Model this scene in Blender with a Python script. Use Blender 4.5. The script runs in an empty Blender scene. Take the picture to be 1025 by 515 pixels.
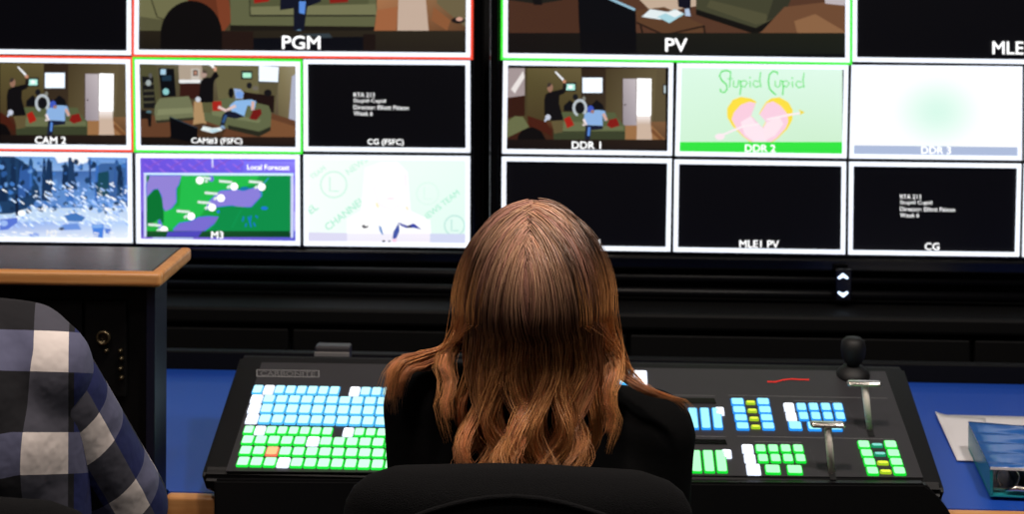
import bpy, bmesh, math, random
import numpy as np
from mathutils import Vector, Matrix

random.seed(7)
RS = np.random.RandomState(11)
S = bpy.context.scene
COL = S.collection

# ------------------------------------------------------------------ camera model
FPX = 1700.0
CAM = Vector((0, 0, 1.53))
YAW, ROLL = math.radians(3.0), math.radians(0.2)
HOR = -100.0
Fv = Vector((-math.sin(YAW), math.cos(YAW), 0))
R0 = Vector((math.cos(YAW), math.sin(YAW), 0)); U0 = Vector((0, 0, 1))
Rv = R0 * math.cos(ROLL) + U0 * math.sin(ROLL)
Uv = U0 * math.cos(ROLL) - R0 * math.sin(ROLL)

def ray(px, py):
    return Fv + Rv * ((px - 512.5) / FPX) - Uv * ((py - HOR) / FPX)
def onY(px, py, Y):
    r = ray(px, py); return CAM + r * ((Y - CAM.y) / r.y)
def onZ(px, py, z):
    r = ray(px, py); return CAM + r * ((z - CAM.z) / r.z)
def onP(px, py, p0, n):
    r = ray(px, py); return CAM + r * ((p0 - CAM).dot(n) / r.dot(n))

cd = bpy.data.cameras.new('camera'); cam = bpy.data.objects.new('camera', cd); COL.objects.link(cam)
cd.sensor_width = 36; cd.lens = FPX / 1025 * 36
cd.shift_y = -(257.5 - HOR) / 1025
cd.clip_start = 0.05
cam.matrix_world = Matrix(((Rv.x, Uv.x, -Fv.x, CAM.x), (Rv.y, Uv.y, -Fv.y, CAM.y), (Rv.z, Uv.z, -Fv.z, CAM.z), (0, 0, 0, 1)))
S.camera = cam
cd.dof.use_dof = True; cd.dof.focus_distance = 1.86; cd.dof.aperture_fstop = 9.0

# ------------------------------------------------------------------ materials
def lin(c):
    out = []
    for v in c[:3]:
        v = v / 255.0
        out.append(v / 12.92 if v <= 0.04045 else ((v + 0.055) / 1.055) ** 2.4)
    return out
def mat(name, rgb, rough=0.5, metal=0.0, emit=None, es=1.0, spec=0.5, noise=None, bump=None, sheen=0):
    m = bpy.data.materials.new(name); m.use_nodes = True
    nt = m.node_tree; b = nt.nodes['Principled BSDF']
    c = lin(rgb)
    b.inputs['Base Color'].default_value = (*c, 1)
    b.inputs['Roughness'].default_value = rough
    b.inputs['Metallic'].default_value = metal
    b.inputs['Specular IOR Level'].default_value = spec
    if sheen: b.inputs['Sheen Weight'].default_value = sheen
    if emit is not None:
        b.inputs['Emission Color'].default_value = (*lin(emit), 1)
        b.inputs['Emission Strength'].default_value = es
    tc = None
    if noise or bump:
        tc = nt.nodes.new('ShaderNodeTexCoord')
    if noise:
        sc, amt = noise
        n = nt.nodes.new('ShaderNodeTexNoise'); n.inputs['Scale'].default_value = sc; n.inputs['Detail'].default_value = 5
        nt.links.new(tc.outputs['Object'], n.inputs['Vector'])
        mx = nt.nodes.new('ShaderNodeMix'); mx.data_type = 'RGBA'
        mx.inputs[6].default_value = (*[v * (1 - amt) for v in c], 1); mx.inputs[7].default_value = (*[min(1, v * (1 + amt)) for v in c], 1)
        nt.links.new(n.outputs['Fac'], mx.inputs[0]); nt.links.new(mx.outputs[2], b.inputs['Base Color'])
    if bump:
        sc, st = bump
        n2 = nt.nodes.new('ShaderNodeTexNoise'); n2.inputs['Scale'].default_value = sc
        nt.links.new(tc.outputs['Object'], n2.inputs['Vector'])
        bp = nt.nodes.new('ShaderNodeBump'); bp.inputs['Strength'].default_value = st; bp.inputs['Distance'].default_value = 0.003
        nt.links.new(n2.outputs['Fac'], bp.inputs['Height']); nt.links.new(bp.outputs['Normal'], b.inputs['Normal'])
    return m

M = {
 'wall': mat('dark_wall_paint', (12, 12, 15), 0.9, noise=(3, .2)),
 'floor': mat('dark_carpet', (26, 26, 30), 0.95, noise=(60, .4), bump=(300, .4)),
 'ceiling': mat('dark_ceiling', (30, 30, 32), 0.9, noise=(8, .1)),
 'bezel': mat('glossy_black_bezel', (6, 6, 8), 0.18, noise=(4, .1)),
 'plastic': mat('black_plastic', (9, 9, 11), 0.45, noise=(20, .15)),
 'rubber': mat('black_rubber', (6, 6, 8), 0.6, noise=(30, .1)),
 'cabinet': mat('black_cabinet', (5, 5, 6), 0.6, noise=(5, .2), spec=.2),
 'cabin2': mat('charcoal_cabinet_door', (7, 7, 8), 0.6, noise=(5, .2), spec=.2),
 'desk': mat('blue_laminate', (26, 74, 176), 0.42, noise=(2, .12)),
 'navy': mat('navy_laminate', (6, 10, 36), 0.5, noise=(2, .12)),
 'slate': mat('slate_laminate', (50, 54, 66), 0.16, noise=(3, .12)),
 'panel': mat('charcoal_metal_panel', (48, 47, 51), 0.5, noise=(40, .08)),
 'chassis': mat('black_metal_chassis', (8, 8, 10), 0.5, spec=.3, noise=(25, .1)),
 'chrome': mat('brushed_chrome', (215, 208, 200), 0.22, 1.0),
 'satin': mat('satin_metal', (245, 236, 226), 0.5, 0),
 'fabric': mat('black_chair_fabric', (13, 13, 15), 0.95, noise=(200, .2), bump=(900, .5), spec=.2),
 'skin': mat('skin', (205, 150, 125), 0.5, noise=(20, .08)),
 'top': mat('black_jersey', (6, 6, 7), 0.95, spec=.15, noise=(30, .2), bump=(60, .3)),
 'jeans': mat('dark_denim', (25, 30, 45), 0.9, noise=(200, .2)),
 'rail': mat('black_enamel', (5, 5, 7), 0.4, spec=.2, noise=(10, .1)),
 'paper': mat('white_paper', (225, 222, 225), 0.8, noise=(8, .03)),
 'bindblue': mat('glossy_blue_vinyl', (34, 96, 176), 0.2, noise=(6, .15)),
 'bindteal': mat('teal_vinyl', (30, 140, 150), 0.3, noise=(6, .1)),
 'grey': mat('grey_metal', (120, 118, 118), 0.5, noise=(20, .1)),
 'ink': mat('grey_panel_ink', (120, 120, 122), 0.6),
 'red': mat('red_logo_ink', (235, 40, 30), 0.5),
 'jack': mat('dim_metal_jack', (90, 80, 60), 0.35, .8),
}
def wood():
    m = bpy.data.materials.new('oak_edge'); m.use_nodes = True; nt = m.node_tree; b = nt.nodes['Principled BSDF']
    tc = nt.nodes.new('ShaderNodeTexCoord'); mp = nt.nodes.new('ShaderNodeMapping'); mp.inputs['Scale'].default_value = (3, 40, 60)
    n = nt.nodes.new('ShaderNodeTexNoise'); n.inputs['Scale'].default_value = 2; n.inputs['Detail'].default_value = 6
    cr = nt.nodes.new('ShaderNodeValToRGB')
    cr.color_ramp.elements[0].position = .3; cr.color_ramp.elements[0].color = (*lin((196, 128, 70)), 1)
    cr.color_ramp.elements[1].position = .7; cr.color_ramp.elements[1].color = (*lin((222, 164, 104)), 1)
    nt.links.new(tc.outputs['Object'], mp.inputs[0]); nt.links.new(mp.outputs[0], n.inputs['Vector'])
    nt.links.new(n.outputs['Fac'], cr.inputs[0]); nt.links.new(cr.outputs[0], b.inputs['Base Color'])
    b.inputs['Roughness'].default_value = .35
    return m
M['wood'] = wood()
def vcol_mat(name, emissive, rough=.5):
    m = bpy.data.materials.new(name); m.use_nodes = True; nt = m.node_tree; b = nt.nodes['Principled BSDF']
    a = nt.nodes.new('ShaderNodeAttribute'); a.attribute_name = 'Col'
    if emissive:
        b.inputs['Base Color'].default_value = (.004, .004, .005, 1)
        nt.links.new(a.outputs['Color'], b.inputs['Emission Color']); b.inputs['Emission Strength'].default_value = 1
    else:
        nt.links.new(a.outputs['Color'], b.inputs['Base Color'])
    b.inputs['Roughness'].default_value = rough; b.inputs['Specular IOR Level'].default_value = .2 if emissive else .5
    return m
M['screen'] = vcol_mat('screen_pixels', True, .3)
M['hair'] = vcol_mat('auburn_hair', False, .36)

# ------------------------------------------------------------------ object helpers
def link(name, me, m, parent=None, smooth=False, attach=True):
    o = bpy.data.objects.new(name, me); COL.objects.link(o)
    if m is not None and not me.materials:
        for mm in (m if isinstance(m, (list, tuple)) else [m]): me.materials.append(mm)
    if smooth:
        for p in me.polygons: p.use_smooth = True
    if parent is not None:
        o.parent = parent
        w = parent
        off = Vector((0, 0, 0))
        while w is not None:
            off += w.location; w = w.parent
        o.location = -off + Vector((0, 0, 0))
        # recentre: origin at geometry mean so the part sits at its own place
        if len(me.vertices):
            n = len(me.vertices); co = np.empty(n * 3); me.vertices.foreach_get('co', co); co = co.reshape(-1, 3)
            c = (co.min(0) + co.max(0)) / 2
            me.vertices.foreach_set('co', (co - c).ravel()); me.update()
            o.location = Vector(c) - off
    return o
def tag(o, label=None, cat=None, group=None, kind=None):
    if label: o['label'] = label
    if cat: o['category'] = cat
    if group: o['group'] = group
    if kind: o['kind'] = kind
    return o
def thing(name, label, cat, loc, group=None):
    o = bpy.data.objects.new(name, None); COL.objects.link(o); o.location = loc; o.empty_display_size = .1
    return tag(o, label, cat, group)
def mesh_from(name, V, F):
    me = bpy.data.meshes.new(name); me.from_pydata([tuple(v) for v in V], [], F); me.update(); return me
def bm_mesh(bm, name='m'):
    bmesh.ops.recalc_face_normals(bm, faces=bm.faces)
    me = bpy.data.meshes.new(name); bm.to_mesh(me); bm.free(); return me
def box(bm, x0, x1, y0, y1, z0, z1, bev=0, seg=2):
    r = bmesh.ops.create_cube(bm, size=1)
    vs = r['verts']
    for v in vs:
        v.co = Vector(((x0 + x1) / 2 + v.co.x * (x1 - x0), (y0 + y1) / 2 + v.co.y * (y1 - y0), (z0 + z1) / 2 + v.co.z * (z1 - z0)))
    if bev:
        es = list({e for v in vs for e in v.link_edges})
        bmesh.ops.bevel(bm, geom=es, offset=bev, segments=seg, affect='EDGES', profile=.5)
    return vs
def obox(name, m, parent, *a, bev=0.003, seg=2, smooth=False):
    bm = bmesh.new(); box(bm, *a, bev=bev, seg=seg); return link(name, bm_mesh(bm), m, parent, smooth)
def prism_me(poly, thick, n):
    """extrude planar polygon (world pts) by thick along n"""
    bm = bmesh.new(); n = Vector(n)
    a = [bm.verts.new(p) for p in poly]; b = [bm.verts.new(Vector(p) + n * thick) for p in poly]
    bm.faces.new(a); bm.faces.new(b[::-1])
    k = len(a)
    for i in range(k): bm.faces.new((a[i], b[i], b[(i + 1) % k], a[(i + 1) % k]))
    return bm
def frame_axes(d):
    d = Vector(d).normalized(); u = d.cross(Vector((0, 0, 1)))
    if u.length < 1e-3: u = Vector((1, 0, 0))
    u.normalize(); return d, u, d.cross(u).normalized()
def tube(bm, pts, rads, seg=12, cap=True):
    rings = []
    for i, p in enumerate(pts):
        a = pts[max(0, i - 1)]; b = pts[min(len(pts) - 1, i + 1)]
        d, u, w = frame_axes(Vector(b) - Vector(a))
        r = rads[i] if isinstance(rads, (list, tuple)) else rads
        rings.append([bm.verts.new(Vector(p) + u * (math.cos(t) * r) + w * (math.sin(t) * r)) for t in [2 * math.pi * k / seg for k in range(seg)]])
    for a, b in zip(rings, rings[1:]):
        for k in range(seg): bm.faces.new((a[k], a[(k + 1) % seg], b[(k + 1) % seg], b[k]))
    if cap: bm.faces.new(rings[0][::-1]); bm.faces.new(rings[-1])
def lathe(bm, prof, c, axis=(0, 0, 1), seg=24):
    d, u, w = frame_axes(axis); c = Vector(c); rings = []
    for r, h in prof:
        rings.append([bm.verts.new(c + d * h + u * (math.cos(t) * r) + w * (math.sin(t) * r)) for t in [2 * math.pi * k / seg for k in range(seg)]])
    for a, b in zip(rings, rings[1:]):
        for k in range(seg): bm.faces.new((a[k], a[(k + 1) % seg], b[(k + 1) % seg], b[k]))
    bm.faces.new(rings[0][::-1]); bm.faces.new(rings[-1])
_tc = {}
def text_geo(s, bold=0.0, shear=0.0):
    key = (s, bold, shear)
    if key in _tc: return _tc[key]
    cu = bpy.data.curves.new('t', 'FONT'); cu.body = s; cu.align_x = 'CENTER'; cu.align_y = 'CENTER'; cu.offset = 0; cu.resolution_u = 3; cu.shear = shear
    cu.fill_mode = 'FRONT'
    o = bpy.data.objects.new('t', cu); COL.objects.link(o)
    bpy.context.view_layer.update()
    me = bpy.data.meshes.new_from_object(o.evaluated_get(bpy.context.evaluated_depsgraph_get()))
    V = [v.co.copy() for v in me.vertices]; F = [tuple(p.vertices) for p in me.polygons]
    bpy.data.objects.remove(o); bpy.data.meshes.remove(me)
    if bold:   # heavier strokes: the same letters again, nudged
        n0 = len(V); V0, F0 = list(V), list(F)
        for q, (ax, ay) in enumerate(((1, 0), (.5, .8)), 1):
            V += [Vector((v.x + ax * .035, v.y + ay * .035, 0)) for v in V0]; F += [tuple(i + n0 * q for i in f) for f in F0]
    ys = [v.y for v in V]; cy = (min(ys) + max(ys)) / 2; xs = [v.x for v in V]; cx = (min(xs) + max(xs)) / 2
    V = [Vector((v.x - cx, v.y - cy, 0)) for v in V]
    _tc[key] = (V, F, max(xs) - min(xs), max(ys) - min(ys)); return _tc[key]

# ------------------------------------------------------------------ the room
RX0, RX1, RY0, RY1, RH = -2.6, 2.6, -1.2, 3.75, 2.75
def struct(name, m, *a):
    o = obox(name, m, None, *a, bev=0); tag(o, kind='structure'); return o
struct('floor', M['floor'], RX0, RX1, RY0, RY1, -.1, 0)
struct('ceiling', M['ceiling'], RX0, RX1, RY0, RY1, RH, RH + .1)
struct('wall_back', M['wall'], RX0, RX1, RY1, RY1 + .1, 0, RH)
struct('wall_front', M['wall'], RX0, RX1, RY0 - .1, RY0, 0, RH)
struct('wall_left', M['wall'], RX0 - .1, RX0, RY0, RY1, 0, RH)
struct('wall_right', M['wall'], RX1, RX1 + .1, RY0, RY1, 0, RH)
struct('baseboard_back', M['cabinet'], RX0, RX1, RY1 - .015, RY1, 0, .1)

# ------------------------------------------------------------------ screen painter
class Paint:
    """flat coloured shapes that make up the picture shown on a screen lying in the plane y = Y"""
    def __init__(s, Y): s.Y = Y; s.V = []; s.F = []; s.C = []; s.k = 0; s.dz = .00006; s.gain = 1.0; s.mx = None
    def base(s): s.k += 1; return s.Y - .0004 - s.k * s.dz
    def add(s, pts, cols):
        Y = s.base(); i0 = len(s.V)
        for p in pts: s.V.append(onY(p[0], p[1], Y))
        s.F.append(tuple(range(i0, i0 + len(pts))))
        s.C.append(cols)
    def c(s, col, g=1): return [v * g * s.gain for v in lin(col)]
    def poly(s, pts, col, g=1):
        if s.mx: pts = [s.mx(p) for p in pts]
        s.add(pts, [s.c(col, g)] * len(pts))
    def rect(s, x0, y0, x1, y1, col, g=1): s.poly([(x0, y0), (x1, y0), (x1, y1), (x0, y1)], col, g)
    def grad(s, x0, y0, x1, y1, ctl, ctr, cbr, cbl, g=1):
        pts = [(x0, y0), (x1, y0), (x1, y1), (x0, y1)]
        if s.mx: pts = [s.mx(p) for p in pts]
        s.add(pts, [s.c(q, g) for q in (ctl, ctr, cbr, cbl)])
    def ell(s, cx, cy, rx, ry, col, g=1, n=20, a0=0, a1=360):
        s.poly([(cx + rx * math.cos(math.radians(a0 + (a1 - a0) * i / n)), cy + ry * math.sin(math.radians(a0 + (a1 - a0) * i / n))) for i in range(n + (a1 - a0 < 360))], col, g)
    def line(s, pts, w, col, g=1):
        if s.mx:
            w = w * abs(s.mx((1, 0))[0] - s.mx((0, 0))[0]); pts = [s.mx(p) for p in pts]
        Y = s.base(); c = s.c(col, g)
        L, Rr = [], []
        for i, p in enumerate(pts):
            a = pts[max(0, i - 1)]; b = pts[min(len(pts) - 1, i + 1)]
            dx, dy = b[0] - a[0], b[1] - a[1]; l = math.hypot(dx, dy) or 1
            nx, ny = -dy / l * w / 2, dx / l * w / 2
            L.append((p[0] + nx, p[1] + ny)); Rr.append((p[0] - nx, p[1] - ny))
        i0 = len(s.V)
        for p in L + Rr: s.V.append(onY(p[0], p[1], Y))
        n = len(L)
        for i in range(n - 1):
            s.F.append((i0 + i, i0 + i + 1, i0 + n + i + 1, i0 + n + i)); s.C.append([c] * 4)
    def text(s, t, cx, cy, h, col, g=1, bold=.02, slope=.012, ws=1.0, left=False):
        V, F, w, hh = text_geo(t, bold); Y = s.base(); i0 = len(s.V); k = h / hh; c = s.c(col, g)
        if left: cx = cx + w * k * ws / 2
        for v in V:
            x = cx + v.x * k * ws; y = cy - v.y * k + (x - cx) * slope
            s.V.append(onY(x, y, Y))
        for f in F: s.F.append(tuple(i0 + i for i in f)); s.C.append([c] * len(f))
    def build(s, name, parent):
        me = mesh_from(name, s.V, s.F)
        ca = me.color_attributes.new('Col', 'FLOAT_COLOR', 'CORNER')
        buf = []
        for p, c in zip(me.polygons, s.C):
            for q in c: buf += [*q, 1.0]
        ca.data.foreach_set('color', buf)
        return link(name, me, M['screen'], parent)

YL, YR = 3.14, 3.09
WHITE = (255, 255, 255)
# a tile: outer px corners [tl, tr, br, bl]; 'ring' = tally colour ; frame white ; inner drawing callback
def quadmap(q):
    def f(u, v):
        (x0, y0), (x1, y1), (x2, y2), (x3, y3) = q
        return (x0 * (1 - u) * (1 - v) + x1 * u * (1 - v) + x2 * u * v + x3 * (1 - u) * v,
                y0 * (1 - u) * (1 - v) + y1 * u * (1 - v) + y2 * u * v + y3 * (1 - u) * v)
    return f
def ringpoly(p, q, d0, d1, col, g):
    # hollow rectangular frame between insets d0..d1 (px)
    def ins(d):
        (x0, y0), (x1, y1), (x2, y2), (x3, y3) = q
        return [(x0 + d, y0 + d), (x1 - d, y1 + d), (x2 - d, y2 - d), (x3 + d, y3 - d)]
    a, b = ins(d0), ins(d1); Y = p.base(); i0 = len(p.V); c = p.c(col, g)
    for pt in a + b: p.V.append(onY(pt[0], pt[1], Y))
    for i in range(4):
        j = (i + 1) % 4; p.F.append((i0 + i, i0 + j, i0 + 4 + j, i0 + 4 + i)); p.C.append([c] * 4)
FRAME_G = 1.3
def tile(disp, Y, q, draw=None, ring=None, cap=None, label=None, bw=4.5, fcol=(238, 244, 255)):
    p = Paint(Y)
    d = 2.4 if ring else 0
    pic = p
    (x0, y0), (x1, y1), (x2, y2), (x3, y3) = q
    e = d + bw - .5
    inner = [(x0 + e, y0 + e), (x1 - e, y1 + e), (x2 - e, y2 - e), (x3 + e, y3 - e)]
    pic.poly(inner, (3, 3, 6))
    if draw: draw(pic, inner)
    o = pic.build('picture_window', disp)
    if label: o['label'] = label
    fr = Paint(Y - .006)
    if ring: ringpoly(fr, q, 0, d + .3, ring, 1.1)
    ringpoly(fr, q, d, d + bw, fcol, FRAME_G)
    fr.build('window_border', o)
    if cap:
        cp = Paint(Y - .0065)
        for (t, cx, cy, h, *r) in cap:
            cp.text(t, cx, cy, h, WHITE, r[0] if r else 1.3, bold=.004, ws=(r[1] if len(r) > 1 else 1.0))
        cp.build('caption', o)
    return o

def housing(name, Y, q, label, cat='display', bez=10):
    """q: px corners of the active area"""
    P = [onY(x, y, Y) for x, y in q]
    x0 = (P[0].x + P[3].x) / 2; x1 = (P[1].x + P[2].x) / 2; z1 = max(P[0].z, P[1].z); z0 = (P[2].z + P[3].z) / 2
    z1 = z0 + (x1 - x0) * .5625 + .008
    t = thing(name, label, cat, ((x0 + x1) / 2, Y + .04, z0 - .02), 'video wall displays')
    b = .0205
    bm = bmesh.new(); box(bm, x0 - b, x1 + b, Y + .004, Y + .055, z0 - b, z1 + b, bev=.004)
    link('housing', bm_mesh(bm), M['plastic'], t)
    bm = bmesh.new()
    box(bm, x0 - b, x1 + b, Y - .012, Y + .006, z0 - b - .006, z0 - .003, bev=.004)
    box(bm, x0 - b, x1 + b, Y - .012, Y + .006, z1, z1 + b, bev=.004)
    box(bm, x0 - b, x0 - .004, Y - .012, Y + .006, z0 - b, z1 + b, bev=.004)
    box(bm, x1 + .004, x1 + b, Y - .012, Y + .006, z0 - b, z1 + b, bev=.004)
    link('bezel', bm_mesh(bm), M['bezel'], t)
    obox('screen_glass', M['bezel'], t, x0 - .005, x1 + .005, Y + .0005, Y + .005, z0 - .004, z1, bev=0)
    obox('wall_bracket', M['plastic'], t, (x0 + x1) / 2 - .2, (x0 + x1) / 2 + .2, Y + .055, RY1 - .001, z0 + .15, z0 + .5)
    return t

dl = housing('multiview_display', YL, [(-202, -132), (472, -124), (471.5, 249), (-202, 240.5)],
             'wide black display on the left, its largest picture bordered in red')
dr = housing('multiview_display', YR, [(502, -128), (1196, -120), (1196, 262), (502, 251)],
             'wide black display on the right, showing a broken heart picture')

# ---- the pictures
def room_cam2(p, ox, oy, sx, sy, full=False):
    """living room seen wide; local coords = 687x515 zoom crop of CAM 2"""
    T = lambda x, y: (ox + x * sx, oy + y * sy)
    p.mx = lambda q: T(*q)
    lx = -150 if full else 0
    p.grad(lx, 65, 628, 465, (92, 82, 48), (112, 98, 66), (52, 40, 24), (60, 42, 26))
    if full:
        p.poly([(lx, 65), (-62, 65), (-62, 200), (lx, 212)], (165, 150, 150)); p.poly([(-130, 170), (-70, 80), (-62, 110), (-110, 190)], (235, 228, 225))
        p.poly([(lx, 212), (-62, 200), (-62, 300), (lx, 310)], (52, 24, 14))
        p.poly([(-62, 65), (-50, 65), (-50, 300), (-62, 300)], (70, 60, 36))
    p.grad(215, 65, 335, 280, (44, 32, 20), (50, 36, 24), (60, 48, 34), (56, 44, 30))
    p.grad(335, 65, 585, 350, (70, 58, 36), (96, 84, 58), (112, 100, 72), (84, 72, 46))
    p.poly([(585, 65), (628, 65), (628, 410), (560, 350), (575, 200)], (92, 80, 56))
    # floor
    p.grad(lx, 330, 628, 465, (70, 34, 20), (128, 92, 60), (70, 48, 30), (44, 24, 16))
    p.poly([(430, 345), (560, 350), (628, 420), (628, 440), (430, 430)], (156, 112, 72))
    p.poly([(488, 300), (550, 300), (562, 420), (486, 420)], (205, 180, 160))
    p.poly([(560, 360), (618, 415), (600, 422), (556, 380)], (120, 78, 46))
    # doors
    p.grad(418, 118, 486, 348, (176, 166, 170), (196, 186, 190), (170, 160, 166), (150, 140, 146))
    p.rect(414, 118, 419, 345, (74, 60, 44)); p.rect(484, 120, 489, 335, (110, 98, 90))
    p.poly([(488, 116), (558, 118), (556, 300), (486, 305)], WHITE, 1.5)
    p.grad(486, 300, 554, 345, (250, 240, 236), (250, 240, 236), (200, 176, 156), (200, 176, 156))
    p.ell(430, 246, 5, 4, (60, 50, 50)); p.rect(614, 145, 628, 195, (40, 40, 44)); p.rect(619, 152, 628, 188, (190, 205, 210))
    # window & clock
    p.rect(216, 108, 322, 192, (60, 62, 70)); p.rect(221, 113, 318, 187, (236, 246, 255), 1.25)
    p.rect(134, 136, 190, 180, (24, 26, 30)); p.rect(140, 144, 184, 174, (170, 230, 215), 1.1); p.ell(162, 158, 12, 9, WHITE)
    # dark mantel things
    p.poly([(128, 278), (130, 250), (160, 222), (190, 250), (230, 232), (262, 250), (290, 222), (320, 245), (330, 280)], (14, 14, 18))
    p.ell(186, 208, 13, 15, (20, 22, 28)); p.ell(228, 216, 8, 12, (130, 130, 120))
    # sofa
    p.poly([(78, 330), (100, 282), (380, 284), (392, 312), (430, 352), (430, 420), (80, 420)], (84, 92, 60))
    p.poly([(130, 330), (240, 330), (260, 352), (420, 350), (424, 372), (90, 378)], (104, 110, 76))
    p.poly([(78, 385), (428, 385), (428, 418), (80, 420)], (58, 64, 42)); p.line([(240, 290), (240, 380)], 3, (60, 66, 44))
    p.line([(84, 380), (428, 382)], 5, (44, 46, 32))
    # cushions
    p.poly([(130, 316), (158, 302), (180, 346), (146, 362)], (165, 34, 22)); p.poly([(352, 320), (388, 312), (402, 350), (362, 362), (340, 348)], (130, 26, 20))
    # white chair hoop
    for k in range(1):
        pts = [(208 + 30 * math.cos(math.radians(a)), 262 + 38 * math.sin(math.radians(a))) for a in range(-250, 70, 20)]
        p.line(pts, 13, (186, 194, 200))
    p.ell(208, 262, 22, 28, (18, 18, 22))
    # standing man with raised arm
    p.poly([(40, 195), (62, 182), (84, 178), (126, 168), (140, 172), (132, 190), (108, 200), (106, 240), (128, 322), (66, 326), (60, 300), (34, 295), (34, 220)], (14, 12, 14))
    p.ell(62, 162, 14, 22, (150, 112, 92)); p.poly([(46, 158), (52, 138), (70, 140), (66, 152), (54, 160)], (60, 50, 44))
    p.poly([(122, 175), (128, 132), (136, 128), (144, 150), (140, 176)], (30, 24, 22)); p.ell(132, 132, 9, 8, (200, 140, 110))
    p.poly([(84, 84), (92, 82), (130, 120), (124, 128)], (238, 240, 245), 1.1)
    p.poly([(66, 326), (128, 322), (124, 380), (84, 390)], (96, 84, 54)); p.ell(52, 308, 13, 14, (200, 205, 220)); p.line([(46, 308), (34, 336)], 9, (190, 200, 220))
    # seated person light blue shirt
    p.poly([(232, 292), (258, 274), (300, 272), (330, 276), (344, 322), (332, 328), (318, 300), (320, 350), (240, 348), (226, 320)], (140, 178, 226))
    p.ell(260, 268, 16, 18, (62, 88, 190)); p.ell(270, 280, 9, 9, (160, 120, 112))
    p.line([(322, 290), (340, 324)], 13, (214, 168, 150)); p.line([(226, 316), (240, 348), (222, 344)], 12, (236, 220, 220))
    p.poly([(236, 346), (320, 350), (320, 366), (262, 372), (256, 420), (232, 420)], (22, 28, 50)); p.line([(254, 356), (250, 400)], 11, (90, 140, 220))
    # foreground
    p.poly([(0, 360), (30, 370), (52, 410), (56, 465), (0, 465)] if not full else [(-100, 465), (-96, 400), (-66, 362), (-20, 356), (20, 378), (48, 430), (46, 465)], (10, 7, 7))
    if full:
        p.poly([(lx, 330), (-110, 302), (-70, 306), (-40, 356), (-90, 380), (lx, 410)], (104, 108, 72))
    p.poly([(0, 305), (40, 330), (70, 372), (72, 400), (0, 350)] if not full else [(-50, 300), (40, 330), (70, 372), (72, 400), (10, 370), (-40, 350)], (70, 28, 16))
    p.grad(lx, 418, 628, 465, (22, 15, 12), (42, 30, 22), (36, 26, 20), (18, 12, 10))
    p.mx = None

def draw_cam2(p, q): room_cam2(p, 0, 50, 140 / 687, 105 / 515)
def draw_ddr1(p, q):
    # same camera picture, offset: crop2 full width (883 crop of 500..680)
    k = 180 / 883
    room_cam2(p, 500 + (190 - 4 - 0) * k, 55 - 0 * k, .2045, .2030, True)

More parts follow.
